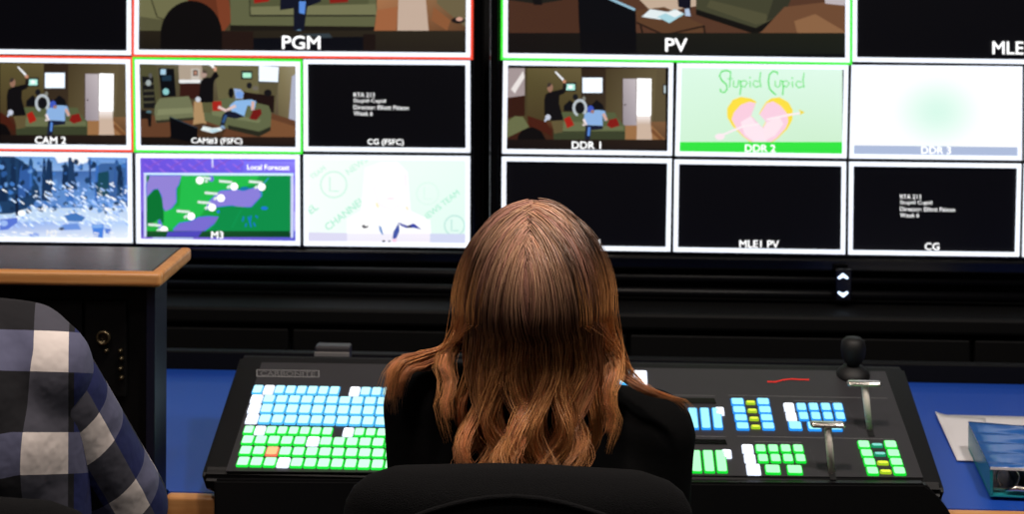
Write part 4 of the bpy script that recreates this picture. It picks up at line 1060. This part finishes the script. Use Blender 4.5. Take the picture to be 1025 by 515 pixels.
def face_details(T, parent, s=1.0, hairc=None):
    for sx in (-1, 1):
        bm = bmesh.new(); ellipsoid(bm, T(sx * .030, .072, .003), (.0125 * s, .0105 * s, .0115 * s)); link('eye', bm_mesh(bm), Meye, parent, True)
    bm = bmesh.new(); tube(bm, [T(-.022, .090, -.060), T(-.01, .0935, -.059), T(0, .0945, -.0605), T(.01, .0935, -.059), T(.022, .090, -.060)], [.001, .0032, .004, .0032, .001], 8)
    link('mouth', bm_mesh(bm), Mlip, parent, True)
Meye = mat('eye_white', (225, 222, 218), .2); Mlip = mat('lips', (170, 90, 85), .5)

# ---------------------------------------------------------------- woman at the console
GY = 1.90
def G(px, py, Y=GY): return onY(px, py, Y)
HC = G(534.5, 303, 1.88)          # head centre
cxw = G(540, 400).x
SL = G(429, 408, 1.91); SR = G(650, 436, 1.91)     # shoulder joints
person = thing('person', 'person with long auburn hair and black top seated at the lit console, seen from behind', 'person', (cxw, 1.9, 0))
neck0 = Vector((cxw - .005, 1.93, .955)); neck1 = Vector((HC.x, 1.90, HC.z - .06))
pel = Vector((cxw, 1.93, .54))
def girl_limbs():
    hipL = pel + Vector((-.085, .02, 0)); hipR = pel + Vector((.085, .02, 0))
    kL = Vector((cxw - .12, 2.33, .55)); kR = Vector((cxw + .12, 2.33, .55))
    aL = Vector((cxw - .12, 2.33, .10)); aR = Vector((cxw + .12, 2.33, .10))
    eL = Vector((SL.x + .015, 2.07, .80)); eR = Vector((SR.x - .005, 2.06, .80))
    wL = onPan(470, 470, .045) + Vector((0, -.045, .006)); wR = onPan(596, 470, .045) + Vector((0, -.045, .006))
    return hipL, hipR, kL, kR, aL, aR, eL, eR, wL, wR
hipL, hipR, kL, kR, aL, aR, eL, eR, wL, wR = girl_limbs()
bm = bmesh.new()
T = head_shape(bm, HC + Vector((0, .005, -.005)), (0, 1, -.18), .93)
ball_cone(bm, neck0 - Vector((0, 0, .03)), .05, neck1, .045)
ball_cone(bm, neck0 - Vector((0, 0, .06)), .10, pel + Vector((0, 0, .1)), .10, 20, ((0, 1, 0), .8))
ball_cone(bm, pel + Vector((-.06, 0, 0)), .10, pel + Vector((.06, 0, 0)), .10)
for s_, e_, w_ in ((SL, eL, wL), (SR, eR, wR)):
    ball_cone(bm, s_, .042, e_, .036); ball_cone(bm, e_, .035, w_, .023)
for h_, k_, a_ in ((hipL, kL, aL), (hipR, kR, aR)):
    ball_cone(bm, h_, .075, k_, .052); ball_cone(bm, k_, .05, a_, .033); ball_cone(bm, a_ - Vector((0, .02, .055)), .03, a_ + Vector((0, .14, -.065)), .026)
hand(bm, wL, (.15, 1, .16), (0, -.2, 1), -1, .92); hand(bm, wR, (-.15, 1, .16), (0, -.2, 1), 1, .92)
fuse(bm, 'body', M['skin'], person, .005, 3)
face_details(T, person, .93)
# black top
bm = bmesh.new()
for sx, s_ in ((-1, SL), (1, SR)):
    ball_cone(bm, neck0 + Vector((sx * .03, -.015, -.012)), .050, s_ + Vector((-sx * .02, 0, .0)), .053)
    ball_cone(bm, s_ + Vector((0, 0, 0)), .052, s_ + Vector((-sx * .03, 0, -.16)), .072)
ball_cone(bm, Vector((SL.x + .055, 1.92, .87)), .095, Vector((SR.x - .055, 1.92, .865)), .095, 20, ((0, 1, 0), .95))
ball_cone(bm, Vector((cxw, 1.92, .86)), .13, pel + Vector((0, 0, .06)), .125, 24, ((0, 1, 0), .85))
ball_cone(bm, pel + Vector((-.05, 0, .05)), .115, pel + Vector((.05, 0, .05)), .115)
for s_, e_, w_ in ((SL, eL, wL), (SR, eR, wR)):
    ball_cone(bm, s_, .053, e_, .044); ball_cone(bm, e_, .043, e_ + (w_ - e_) * .86, .031)
fuse(bm, 'black_top', M['top'], person, .006, 8)
bm = bmesh.new()
ball_cone(bm, pel + Vector((-.06, 0, -.02)), .115, pel + Vector((.06, 0, -.02)), .115)
for h_, k_, a_ in ((hipL, kL, aL), (hipR, kR, aR)):
    ball_cone(bm, h_, .085, k_, .06); ball_cone(bm, k_, .058, a_ + Vector((0, 0, .0)), .045)
fuse(bm, 'trousers', M['jeans'], person, .008, 5)
for a_ in (aL, aR):
    bm = bmesh.new(); ball_cone(bm, a_ - Vector((0, .02, .052)), .04, a_ + Vector((0, .14, -.062)), .034, 16)
    bmesh.ops.bisect_plane(bm, geom=bm.verts[:] + bm.edges[:] + bm.faces[:], plane_co=(0, 0, .004), plane_no=(0, 0, -1), clear_outer=True)
    bmesh.ops.holes_fill(bm, edges=[e for e in bm.edges if e.is_boundary]); link('shoe', bm_mesh(bm), M['rubber'], person, True)

# ---- hair
def interp(x, xs, ys): return np.interp(x, xs, ys)
PYS = [200, 303, 340, 370, 400, 430, 470]
XL_ = [465, 465, 462, 459, 457, 458, 463]
XR_ = [603, 603, 606, 608, 603, 598, 592]
YC_ = [1.88, 1.88, 1.883, 1.888, 1.895, 1.90, 1.90]
DD_ = [.107, .107, .103, .094, .104, .128, .148]
SC = np.array(HC); AX, AY, AZ = .0760, .107, .109
def clump_path(theta, kind, rnd, lay):
    """world points of a lock; theta=0 back of head, +right; lay 0..1 depth below surface"""
    s = math.sin(theta); at = abs(theta)
    # root on the parting
    f = min(1, at / 2.2)
    phi = math.radians(-28 + 112 * f + rnd.uniform(-6, 6))   # along sagittal arc: back low (-28) .. front (84)
    side = 1 if theta > 0 else -1
    root = Vector((side * .03 - .06, -math.cos(phi + .6) , math.sin(phi + .6)))
    root = Vector((side * .035 - .045, -math.cos(math.radians(38) + (phi + .49) * .85), math.sin(math.radians(38) + (phi + .49) * .85))).normalized()
    tgt = Vector((math.sin(theta), -math.cos(theta), -.04)).normalized()
    k = 1 - .10 * lay
    pts = []
    n1 = 11
    ang = root.angle(tgt)
    bul = Vector((side * .30, 0, .12)) * min(1, ang)
    for i in range(n1):
        t = i / (n1 - 1)
        v = (root * (1 - t) + tgt * t + bul * (t * (1 - t))).normalized()
        pts.append(Vector((HC.x + v.x * AX * k, HC.y + v.y * AY * k, HC.z + v.z * AZ * k)))
    last = pts[-1]
    _r = last - CAM; py0 = HOR - FPX * _r.dot(Uv) / _r.dot(Fv)
    A_ = rnd.uniform(.7, 1.1); lk = round(theta * 4.6); ph = 2.4 * math.sin(lk * 2.3) + .8 * theta + rnd.uniform(-.3, .3); per = 125 + 22 * math.sin(lk * 1.7); sc_ = math.sin(lk / 4.6); ph += rnd.uniform(-.7, .7); pxl = 512.5 + FPX * _r.dot(Rv) / _r.dot(Fv)
    if kind == 'back':
        pe = rnd.uniform(462, 488) if rnd.random() < .8 else rnd.uniform(405, 455)
        n2 = 17
        for i in range(1, n2 + 1):
            py = py0 + 2 + (pe - py0 - 2) * i / n2
            xl, xr = interp(py, PYS, XL_), interp(py, PYS, XR_)
            g = max(0, (py - 345) / 70) ** 1.1
            se = s + (sc_ - s) * min(.25, .14 * g)
            x = (xl + xr) / 2 + se * (xr - xl) / 2 * (1 - .04 * lay)
            x += 10.5 * A_ * g * math.sin(ph + (py - 352) / per * 6.28 * 1.0)
            Y = interp(py, PYS, YC_) - interp(py, PYS, DD_) * (max(0, math.cos(theta)) ** .8) * (1 - .10 * lay) + .010 * g * math.sin(ph * 1.7 + (py - 352) / per * 6.28)
            P = onY(x, py, Y)
            pts.append(P)
    elif kind == 'left':
        u = rnd.random()
        cps = [(pxl - 1, 326, last.y * .85 + 1.885 * .15), (pxl * .4 + 452 * .6, 344, last.y * .3 + 1.885 * .7), (440 - 6 * u, 356 - 3 * u, 1.885), (424 - 16 * u, 362 - 4 * u + 6 * (1 - u), 1.87), (410 - 17 * u, 372 - 4 * u, 1.855), (402 - 14 * u, 388 + 4 * u, 1.85), (401 - 13 * u, 402 + 14 * rnd.random(), 1.85)]
        if rnd.random() < .35: cps = cps[:2] + [(447, 362, 1.86), (452, 385, 1.845), (446, 405, 1.83), (452, 425 + 20 * u, 1.82)]
        for (x, y, Y) in cps: pts.append(onY(x + rnd.uniform(-3, 3), y + rnd.uniform(-3, 3), Y - .015 * lay))
    elif kind == 'right':
        u = rnd.random()
        cps = [(pxl + 1, 326, last.y * .85 + 1.885 * .15), (pxl * .4 + 615 * .6, 348, last.y * .3 + 1.885 * .7), (622, 372, 1.88), (634 + 4 * u, 386, 1.87), (652 + 8 * u, 394 + 2 * u, 1.862), (672 + 14 * u, 402, 1.86), (684 + 8 * u, 412 + 8 * u, 1.865)]
        cps = cps[:rnd.choice((5, 6, 7))]
        if rnd.random() < .4: cps = cps[:2] + [(612, 372, 1.85), (606, 395, 1.83), (612, 420, 1.82), (606, 440 + 15 * u, 1.815)]
        for (x, y, Y) in cps: pts.append(onY(x + rnd.uniform(-2, 2), y + rnd.uniform(-2, 2), Y))
    else:  # falls in front of the shoulder
        x0 = 470 if side < 0 else 600
        for (dy, dY) in ((25, .01), (55, .03), (85, .07), (105, .09), (130, .10), (150, .10)):
            x, y = last.x, last.z
            q = Vector((last.x * .9 + .1 * HC.x + side * .006 * math.sin(dy / 20 + ph), last.y + dY, last.z - dy * .0012)); pts.append(q)
    return pts
def catmull(P, n):
    P = [np.array(p) for p in P]; P = [2 * P[0] - P[1]] + P + [2 * P[-1] - P[-2]]
    out = []; m = len(P) - 3
    for i in range(n):
        t = i / (n - 1) * m; k = min(int(t), m - 1); u = t - k
        p0_, p1_, p2_, p3_ = P[k:k + 4]
        out.append(.5 * ((2 * p1_) + (-p0_ + p2_) * u + (2 * p0_ - 5 * p1_ + 4 * p2_ - p3_) * u * u + (-p0_ + 3 * p1_ - 3 * p2_ + p3_) * u ** 3))
    return np.array(out)
hr = random.Random(21)
NP = 30
VV, FF, CC = [], [], []; vo = 0
def add_strand(P, rad, cols):
    global vo
    n = len(P); d = np.gradient(P, axis=0); d /= (np.linalg.norm(d, axis=1)[:, None] + 1e-9)
    up = np.array([.3, -.9, .2]); a = np.cross(d, up); a /= (np.linalg.norm(a, axis=1)[:, None] + 1e-9); b = np.cross(d, a)
    t = np.linspace(0, 1, n); r = rad * np.minimum(1, (1.02 - t) * 4) 
    V3 = np.stack([P + a * r[:, None] * math.cos(k) + b * r[:, None] * math.sin(k) for k in (0, 2.094, 4.189)], 1).reshape(-1, 3)
    VV.append(V3); CC.append(np.repeat(cols, 3, axis=0))
    i = np.arange(n - 1) * 3 + vo
    for k in range(3):
        k2 = (k + 1) % 3; FF.append(np.stack([i + k, i + k2, i + 3 + k2, i + 3 + k], 1))
    vo += n * 3
cr_, cm_, ce_ = np.array(lin((192, 142, 120))), np.array(lin((70, 42, 32))), np.array(lin((226, 150, 98)))  # roots painted lamp-lit, middle painted shaded; golden ends are the hair's own ombre
def hair_cols(n, var, gold):
    t = np.linspace(0, 1, n)[:, None]
    c = np.where(t < .35, cr_ + (cm_ - cr_) * (t / .35) ** 1.3, np.where(t < .6, cm_ + (ce_ * .6 + cm_ * .4 - cm_) * ((t - .35) / .25), (ce_ * .6 + cm_ * .4) + (ce_ - (ce_ * .6 + cm_ * .4)) * ((t - .6) / .4)))
    c = c * var * np.array([1, 1 + .12 * gold, 1 - .05 * gold]); return np.concatenate([c, np.ones((n, 1))], 1)
NCL = 360
for ci in range(NCL):
    th = -2.35 + 4.7 * (ci + .5) / NCL + hr.uniform(-.03, .03)
    lay = hr.random() ** 1.5
    at = abs(th)
    if at < 1.12: kind = 'back'
    elif th < 0: kind = 'left' if hr.random() < .75 else 'front'
    else: kind = 'right' if hr.random() < .42 else 'front'
    if kind == 'back' and at > .98 and hr.random() < .4: kind = 'left' if th < 0 else 'right'
    if at > 2.0: kind = 'front'
    G0 = catmull(clump_path(th, kind, hr, lay), NP)
    var = hr.uniform(.5, 1.35); gold = hr.uniform(-.5, 1)
    ns = 26
    tt = np.linspace(0, 1, NP)
    for k in range(ns):
        sp = .0060 * (1 - .38 * tt)
        ox = RS.normal(0, 1, 3) * .62; wob = RS.uniform(0, 6.28)
        P = G0 + (ox[None, :] * np.array([1, .35, .45])) * sp[:, None]
        P[:, 0] += .0016 * np.sin(tt * 16 + wob) * tt; P[:, 1] += .0012 * np.cos(tt * 13 + wob) * tt
        # keep on/outside scalp region
        m = int(NP * hr.uniform(.86, 1.0)); P = P[:m]
        add_strand(P, .00062, hair_cols(NP, var * hr.uniform(.82, 1.18), gold)[:m])
# flyaways
for k in range(260):
    th = hr.uniform(-2.0, 2.0); kind = 'left' if th < -.7 else ('right' if th > .7 else 'back')
    G0 = catmull(clump_path(th, kind, hr, 0), NP); tt = np.linspace(0, 1, NP)
    nrm = G0 - np.array([HC.x, HC.y + .02, 0]); nrm[:, 2] = 0; nrm /= np.linalg.norm(nrm, axis=1)[:, None] + 1e-6
    G0 = G0 + nrm * (hr.uniform(.002, .018) * np.sin(tt * hr.uniform(2.2, 3.2)))[:, None]
    add_strand(G0, .00034, hair_cols(NP, 1.2, 1))
VVa = np.concatenate(VV); FFa = np.concatenate(FF); CCa = np.concatenate(CC)
# scalp cap beneath the strands
def cap_geo():
    V, F = [], []; NU, NV = 48, 20
    for j in range(NV + 1):
        el = math.radians(88 - j * 8.0)
        for i in range(NU):
            az = 2 * math.pi * i / NU; v = Vector((math.cos(el) * math.sin(az), -math.cos(el) * math.cos(az), math.sin(el)))
            # open at the face
            z = v.z
            p = Vector((HC.x + v.x * AX * .95, HC.y + v.y * AY * .95, HC.z + z * AZ * .955))
            if z < 0: p = Vector((HC.x + v.x * AX * .9, HC.y + v.y * AY * .86, HC.z + z * .11))
            V.append(p)
    for j in range(NV):
        for i in range(NU):
            azm = 2 * math.pi * (i + .5) / NU; elm = 88 - (j + .5) * 8
            if elm < -46: continue
            if math.cos(azm) < -.35 and elm < 38: continue
            F.append((j * NU + i, j * NU + (i + 1) % NU, (j + 1) * NU + (i + 1) % NU, (j + 1) * NU + i))
    return np.array([tuple(v) for v in V]), np.array(F)
cv, cf = cap_geo()
allV = np.concatenate([VVa, cv]); allF = np.concatenate([FFa, cf + len(VVa)]); allC = np.concatenate([CCa, np.tile(np.array([*lin((62, 36, 26)), 1]), (len(cv), 1))])
me = bpy.data.meshes.new('hair'); me.vertices.add(len(allV)); me.vertices.foreach_set('co', allV.ravel())
me.loops.add(allF.size); me.loops.foreach_set('vertex_index', allF.ravel().astype(np.int32))
me.polygons.add(len(allF)); me.polygons.foreach_set('loop_start', (np.arange(len(allF)) * 4).astype(np.int32)); me.polygons.foreach_set('loop_total', np.full(len(allF), 4, np.int32))
me.update(calc_edges=True)
ca = me.color_attributes.new('Col', 'FLOAT_COLOR', 'POINT'); ca.data.foreach_set('color', allC.ravel().astype(np.float32))
tag(link('hair', me, M['hair'], person, True), 'long wavy auburn hair, golden at the ends')

# ------------------------------------------------------------------ plaid man on the left
MY = 1.74
man = thing('person', 'person in a navy, white and grey checked shirt seated at the left edge', 'person', (onY(-90, 400, MY).x, MY, 0))
mc = onY(-96, 345, MY)
nb0 = onY(-100, 308, 1.76); SRm = onY(42, 378, 1.76); SLm = Vector((2 * mc.x - SRm.x, SRm.y, SRm.z))
eRm = onY(118, 508, 1.86); wRm = Vector((eRm.x - .10, 1.99, .70))
eLm = Vector((2 * mc.x - eRm.x, eRm.y, eRm.z)); wLm = Vector((2 * mc.x - wRm.x, wRm.y, wRm.z))
pelm = Vector((mc.x, 1.78, .56)); headm = Vector((mc.x - .03, 1.80, nb0.z + .21))
bm = bmesh.new()
Tm = head_shape(bm, headm, (0, 1, -.1), 1.0)
ball_cone(bm, nb0 - Vector((0, 0, .05)), .058, headm - Vector((0, .01, .06)), .054)
ball_cone(bm, nb0 - Vector((0, 0, .12)), .11, pelm, .11)
for s_, e_, w_ in ((SLm, eLm, wLm), (SRm, eRm, wRm)): ball_cone(bm, s_, .045, e_, .04); ball_cone(bm, e_, .038, w_, .027)
hand(bm, wRm, (-.35, 1, -.5), (0, .4, 1), 1); hand(bm, wLm, (.35, 1, -.5), (0, .4, 1), -1)
kneeL = Vector((mc.x - .14, 2.08, .53)); kneeR = Vector((mc.x + .14, 2.08, .53)); 
for sx, k_ in ((-1, kneeL), (1, kneeR)):
    ball_cone(bm, pelm + Vector((sx * .09, 0, -.02)), .08, k_, .055); ball_cone(bm, k_, .052, Vector((k_.x, 1.98, .1)), .038); ball_cone(bm, Vector((k_.x, 1.96, .04)), .03, Vector((k_.x, 2.06, .035)), .026)
fuse(bm, 'body', M['skin'], man, .006, 3)
face_details(Tm, man)
def plaid_mat():
    m = bpy.data.materials.new('checked_cotton'); m.use_nodes = True; nt = m.node_tree; b = nt.nodes['Principled BSDF']; b.inputs['Roughness'].default_value = .9
    at = nt.nodes.new('ShaderNodeAttribute'); at.attribute_name = 'cloth'
    sep = nt.nodes.new('ShaderNodeSeparateXYZ'); nt.links.new(at.outputs['Vector'], sep.inputs[0])
    def math_(op, a, b_=None, c_=None):
        n = nt.nodes.new('ShaderNodeMath'); n.operation = op
        for i, v in enumerate((a, b_, c_)):
            if v is None: continue
            if isinstance(v, (int, float)): n.inputs[i].default_value = v
            else: nt.links.new(v, n.inputs[i])
        return n.outputs[0]
    def band(out, per, duty, off):
        fr = math_('FRACT', math_('DIVIDE', math_('ADD', out, off), per))
        return math_('LESS_THAN', fr, duty)
    cu = band(sep.outputs[0], .082, .44, U_OFF); cv_ = band(sep.outputs[1], .104, .41, V_OFF)
    cu2 = band(sep.outputs[0], .164, .5, U_OFF + .04); cv2 = band(sep.outputs[1], .208, .5, V_OFF + .05)
    # dark thread colour alternates black / navy
    mixd = nt.nodes.new('ShaderNodeMix'); mixd.data_type = 'RGBA'; mixd.inputs[6].default_value = (*lin((12, 12, 20)), 1); mixd.inputs[7].default_value = (*lin((22, 32, 86)), 1)
    nt.links.new(cu2, mixd.inputs[0])
    s = math_('ADD', cu, cv_); half = math_('GREATER_THAN', s, .5); full = math_('GREATER_THAN', s, 1.5)
    m1 = nt.nodes.new('ShaderNodeMix'); m1.data_type = 'RGBA'; nt.links.new(half, m1.inputs[0]); nt.links.new(mixd.outputs[2], m1.inputs[6])
    mh = nt.nodes.new('ShaderNodeMix'); mh.data_type = 'RGBA'; mh.inputs[6].default_value = (*lin((72, 72, 84)), 1); mh.inputs[7].default_value = (*lin((92, 94, 122)), 1)
    nt.links.new(cv_, mh.inputs[0]); nt.links.new(mh.outputs[2], m1.inputs[7])
    m2 = nt.nodes.new('ShaderNodeMix'); m2.data_type = 'RGBA'; nt.links.new(full, m2.inputs[0]); nt.links.new(m1.outputs[2], m2.inputs[6]); m2.inputs[7].default_value = (*lin((232, 222, 218)), 1)
    nt.links.new(m2.outputs[2], b.inputs['Base Color'])
    tc = nt.nodes.new('ShaderNodeTexCoord'); n2 = nt.nodes.new('ShaderNodeTexNoise'); n2.inputs['Scale'].default_value = 18; n2.inputs['Detail'].default_value = 3
    nt.links.new(tc.outputs['Object'], n2.inputs['Vector']); bp = nt.nodes.new('ShaderNodeBump'); bp.inputs['Strength'].default_value = .6; bp.inputs['Distance'].default_value = .012
    nt.links.new(n2.outputs['Fac'], bp.inputs['Height']); nt.links.new(bp.outputs['Normal'], b.inputs['Normal'])
    return m
U_OFF, V_OFF = 0.0, 0.0
_uc = onY(28, 380, 1.64).x; U_OFF = -_uc + 5 * .082 + .015
_vc = onY(30, 362, 1.64).z; V_OFF = -_vc + 10 * .104 + .015
Mplaid = plaid_mat()
def set_cloth(me, fn):
    n = len(me.vertices); co = np.empty(n * 3); me.vertices.foreach_get('co', co); co = co.reshape(-1, 3)
    a = me.attributes.new('cloth', 'FLOAT_VECTOR', 'POINT'); a.data.foreach_set('vector', fn(co).astype(np.float32).ravel())
def cloth_torso(co):
    yb = 1.74; out = np.zeros_like(co); out[:, 0] = co[:, 0] + np.clip((co[:, 1] - 1.70), 0, 1) * .3 * np.sign(co[:, 0] - mc.x)
    out[:, 1] = co[:, 2] + np.clip(co[:, 1] - 1.66, 0, .3) * .30; return out
def cloth_sleeve(a, b, c):
    a, b, c = np.array(a), np.array(b), np.array(c)
    def f(co):
        d = (b - a) / np.linalg.norm(b - a); t = (co - a) @ d
        e1 = np.cross(d, [0, 0, 1]); e1 /= np.linalg.norm(e1); e2 = np.cross(d, e1); q = co - a
        ang = np.arctan2(q @ e2, q @ e1)
        out = np.zeros_like(co); out[:, 0] = ang * .055; out[:, 1] = -t; return out
    return f
bm = bmesh.new()
ball_cone(bm, nb0 + Vector((0, 0, -.058)), .062, nb0 + Vector((0, 0, -.10)), .09)
for s_ in (SLm, SRm):
    ball_cone(bm, nb0 + Vector(((s_.x - nb0.x) * .25, -.005, -.060)), .042, s_ + Vector((0, -.016, .010)), .059)
    _sg = 1 if s_.x > mc.x else -1; _a = onY(-66, 346, 1.755); _b = onY(22, 356, 1.75)
    if _sg < 0: _a.x = 2 * mc.x - _a.x; _b.x = 2 * mc.x - _b.x
    ball_cone(bm, _a, .056, _b, .057)
    ball_cone(bm, s_ - Vector(((s_.x - nb0.x) * .17, .012, .05)), .078, s_ - Vector(((s_.x - nb0.x) * .22, .0, .3)), .09)
ball_cone(bm, mc + Vector((-.07, 0, -.10)), .115, mc + Vector((.07, 0, -.10)), .115)
ball_cone(bm, mc + Vector((-.05, 0, -.07)), .12, pelm + Vector((-.05, 0, .0)), .125); ball_cone(bm, mc + Vector((.05, 0, -.07)), .12, pelm + Vector((.05, 0, .0)), .125)
fuse(bm, 'checked_shirt', Mplaid, man, .007, 8, post=lambda me: set_cloth(me, cloth_torso))
for s_, e_, w_ in ((SLm, eLm, wLm), (SRm, eRm, wRm)):
    bm = bmesh.new(); sg = 1 if s_.x > mc.x else -1
    ball_cone(bm, s_ + Vector((sg * .004, 0, -.014)), .058, e_, .056); ball_cone(bm, e_, .056, e_ + (w_ - e_) * .85, .040)
    m1 = (s_ + e_) / 2
    for q, r in ((.28, .064), (.52, .062), (.78, .060)): ellipsoid(bm, s_ + (e_ - s_) * q + Vector((sg * .004 * math.sin(q * 20), 0, 0)), (r, r * .95, .022))
    fuse(bm, 'shirt_sleeve', Mplaid, man, .006, 5, post=lambda me: set_cloth(me, cloth_sleeve(s_, e_, w_)))
bm = bmesh.new(); lathe(bm, [(.066, -.03), (.060, .01), (.063, .028), (.069, .0), (.072, -.03)], nb0 + Vector((0, .004, .0)), (0, .2, 1)); me = bm_mesh(bm); set_cloth(me, cloth_torso); link('shirt_collar', me, Mplaid, man, True)
bm = bmesh.new()
for sx, k_ in ((-1, kneeL), (1, kneeR)): ball_cone(bm, pelm + Vector((sx * .08, 0, -.03)), .1, k_, .066); ball_cone(bm, k_, .062, Vector((k_.x, 1.98, .1)), .05)
ball_cone(bm, pelm + Vector((-.06, 0, -.02)), .12, pelm + Vector((.06, 0, -.02)), .12); fuse(bm, 'trousers', M['jeans'], man, .009, 5)
for k_ in (kneeL, kneeR):
    obox('shoe', M['rubber'], man, k_.x - .045, k_.x + .045, 1.89, 2.11, .002, .075, bev=.028, seg=4, smooth=True)
bm = bmesh.new(); ellipsoid(bm, headm + Vector((0, -.022, .032)), (.082, .094, .092))
bmesh.ops.bisect_plane(bm, geom=bm.verts[:] + bm.edges[:] + bm.faces[:], plane_co=headm + Vector((0, .03, -.02)), plane_no=(0, .75, -.6), clear_outer=True)
link('hair', bm_mesh(bm), mat('dark_brown_hair', (40, 28, 22), .6, noise=(120, .4), bump=(400, .8)), man, True)

# ------------------------------------------------------------------ office chairs
def make_chair(name, label, cx, yb, ztop, hw, grp='office chairs at the desk'):
    t = thing(name, label, 'chair', (cx, yb + .28, 0), grp)
    # back cushion lofted from rounded outline, slightly concave towards the sitter
    NU, NV = 40, 26; H = .52; V, F = [], []
    def halfw(v):   # v 0 top .. 1 bottom
        s = min(1, v * H / .07); top = (1 - (1 - s) ** 3.0) ** (1 / 3.0)
        low = 1 - .18 * max(0, (v - .6) / .4) ** 2
        return hw * (.25 + .75 * top) * low
    bm = bmesh.new(); rings = []
    for j in range(NV + 1):
        v = j / NV; vv = v ** 1.35; z = ztop - vv * H; w = halfw(vv)
        th = .034 * min(1, (vv * H / .03 + .08)) ** .5 * min(1, ((1 - vv) * H / .03 + .08)) ** .5
        ring = []
        for i in range(NU):
            a = 2 * math.pi * i / NU; ca_, sa_ = math.cos(a), math.sin(a)
            x = w * math.copysign(abs(ca_) ** .55, ca_); y = th * math.copysign(abs(sa_) ** .8, sa_)
            y += .45 * x * x + .05 * (vv - .3) ** 2
            ring.append(bm.verts.new((cx + x, yb + y, z)))
        rings.append(ring)
    for a, b in zip(rings, rings[1:]):
        for k in range(NU): bm.faces.new((a[k], a[(k + 1) % NU], b[(k + 1) % NU], b[k]))
    bm.faces.new(rings[0][::-1]); bm.faces.new(rings[-1]); bk = part_mesh('backrest', bm, M['fabric'], t, True)
    # piping seam following the outline on the rear face
    bm = bmesh.new(); pts = []
    for k in range(-30, 31):
        vv = abs(k) / 30; vq = .035 + vv ** 1.6 * .8; w = halfw(vq - .0) - .012
        x = math.copysign(min(w, hw * .9) , k) * (min(1, abs(k) / 9) ** .8 if abs(k) < 9 else 1)
        pts.append(Vector((cx + x, yb + .45 * x * x + .05 * (vq - .3) ** 2 - .0335, ztop - vq * H)))
    tube(bm, pts, .003, 8); part_mesh('seam', bm, M['fabric'], bk, True)
    sy = yb + .30
    bm = bmesh.new(); box(bm, cx - .24, cx + .24, sy - .22, sy + .25, .40, .47, bev=.03, seg=5); part_mesh('seat', bm, M['fabric'], t, True)
    bm = bmesh.new(); tube(bm, [(cx, yb - .0, ztop - .40), (cx, yb - .045, ztop - .50), (cx, yb + .02, .375), (cx, sy - .02, .37)], [.02, .022, .022, .02], 12); part_mesh('back_support', bm, M['plastic'], t, True)
    obox('seat_plate', M['plastic'], t, cx - .12, cx + .12, sy - .12, sy + .14, .37, .402)
    bm = bmesh.new(); lathe(bm, [(.028, .09), (.028, .24), (.018, .242), (.018, .375)], (cx, sy, 0)); part_mesh('gas_column', bm, M['plastic'], t, True)
    for sx in (-1, 1):
        bm = bmesh.new(); tube(bm, [(cx + sx * .20, sy, .40), (cx + sx * .265, sy, .42), (cx + sx * .27, sy, .60)], [.014] * 3, 10); ar = part_mesh('armrest', bm, M['plastic'], t, True)
        obox('arm_pad', M['rubber'], ar, cx + sx * .27 - .03, cx + sx * .27 + .03, sy - .10, sy + .10, .60, .625, bev=.01, seg=3)
    for k in range(5):
        a = math.radians(90 + 72 * k); ex, ey = cx + .29 * math.cos(a), sy + .29 * math.sin(a)
        bm = bmesh.new(); tube(bm, [(cx, sy, .105), (cx + .15 * math.cos(a), sy + .15 * math.sin(a), .095), (ex, ey, .07)], [.03, .022, .015], 10); lg = part_mesh('base_leg', bm, M['plastic'], t, True)
        bm = bmesh.new(); ax = Vector((-math.sin(a), math.cos(a), 0)); lathe(bm, [(.012, -.022), (.026, -.018), (.026, -.004), (.02, -.002), (.02, .002), (.026, .004), (.026, .018), (.012, .022)], (ex, ey, .0265), ax); part_mesh('caster', bm, M['rubber'], lg, True)
    return t
cxx = onY(519, 480, 1.73).x
make_chair('office_chair', 'black fabric office chair behind the long haired person', cxx, 1.70, onY(519, 469, 1.70).z, .178)
cm = onY(-58, 500, 1.56)
make_chair('office_chair', 'black office chair behind the person in the checked shirt', cm.x, 1.53, onY(-50, 500, 1.53).z, .128 + .03)

# ------------------------------------------------------------------ lights
def area(name, loc, target, size, power, col, shape='DISK'):
    l = bpy.data.lights.new(name, 'AREA'); l.shape = shape; l.size = size; l.energy = power; l.color = col
    o = bpy.data.objects.new(name, l); COL.objects.link(o); o.location = loc
    d = Vector(target) - Vector(loc); o.rotation_euler = d.to_track_quat('-Z', 'Y').to_euler(); return o
warm = (1, .80, .66)
area('fill_lamp', (-.02, 1.72, 2.65), (-.07, 1.85, 1.0), .16, 16, (1, .84, .72))
area('fill_lamp', (-1.0, 1.1, 2.65), (-.7, 1.8, .9), .25, 8, (1, .88, .8))
area('fill_lamp', (.95, 1.6, 2.65), (.85, 2.4, .8), .22, 17, (1, .93, .86))
area('fill_lamp', (-.42, 1.85, 2.65), (-.55, 2.3, .75), .2, 4.5, (1, .9, .8))
area('fill_lamp', (.5, -.5, 2.6), (.3, 2.3, .8), .3, 3, (1, .9, .82))  # unseen fill lamp added behind the camera to lift the lever stems
w = bpy.data.worlds.new('dim_room'); w.use_nodes = True; S.world = w
w.node_tree.nodes['Background'].inputs[0].default_value = (.02, .022, .03, 1); w.node_tree.nodes['Background'].inputs[1].default_value = .3
S.view_settings.view_transform = 'Standard'; S.view_settings.look = 'None'; S.view_settings.exposure = 0; S.view_settings.gamma = 1; S.view_settings.use_curve_mapping = False
S.cycles.use_denoising = True
S.cycles.max_bounces = 6
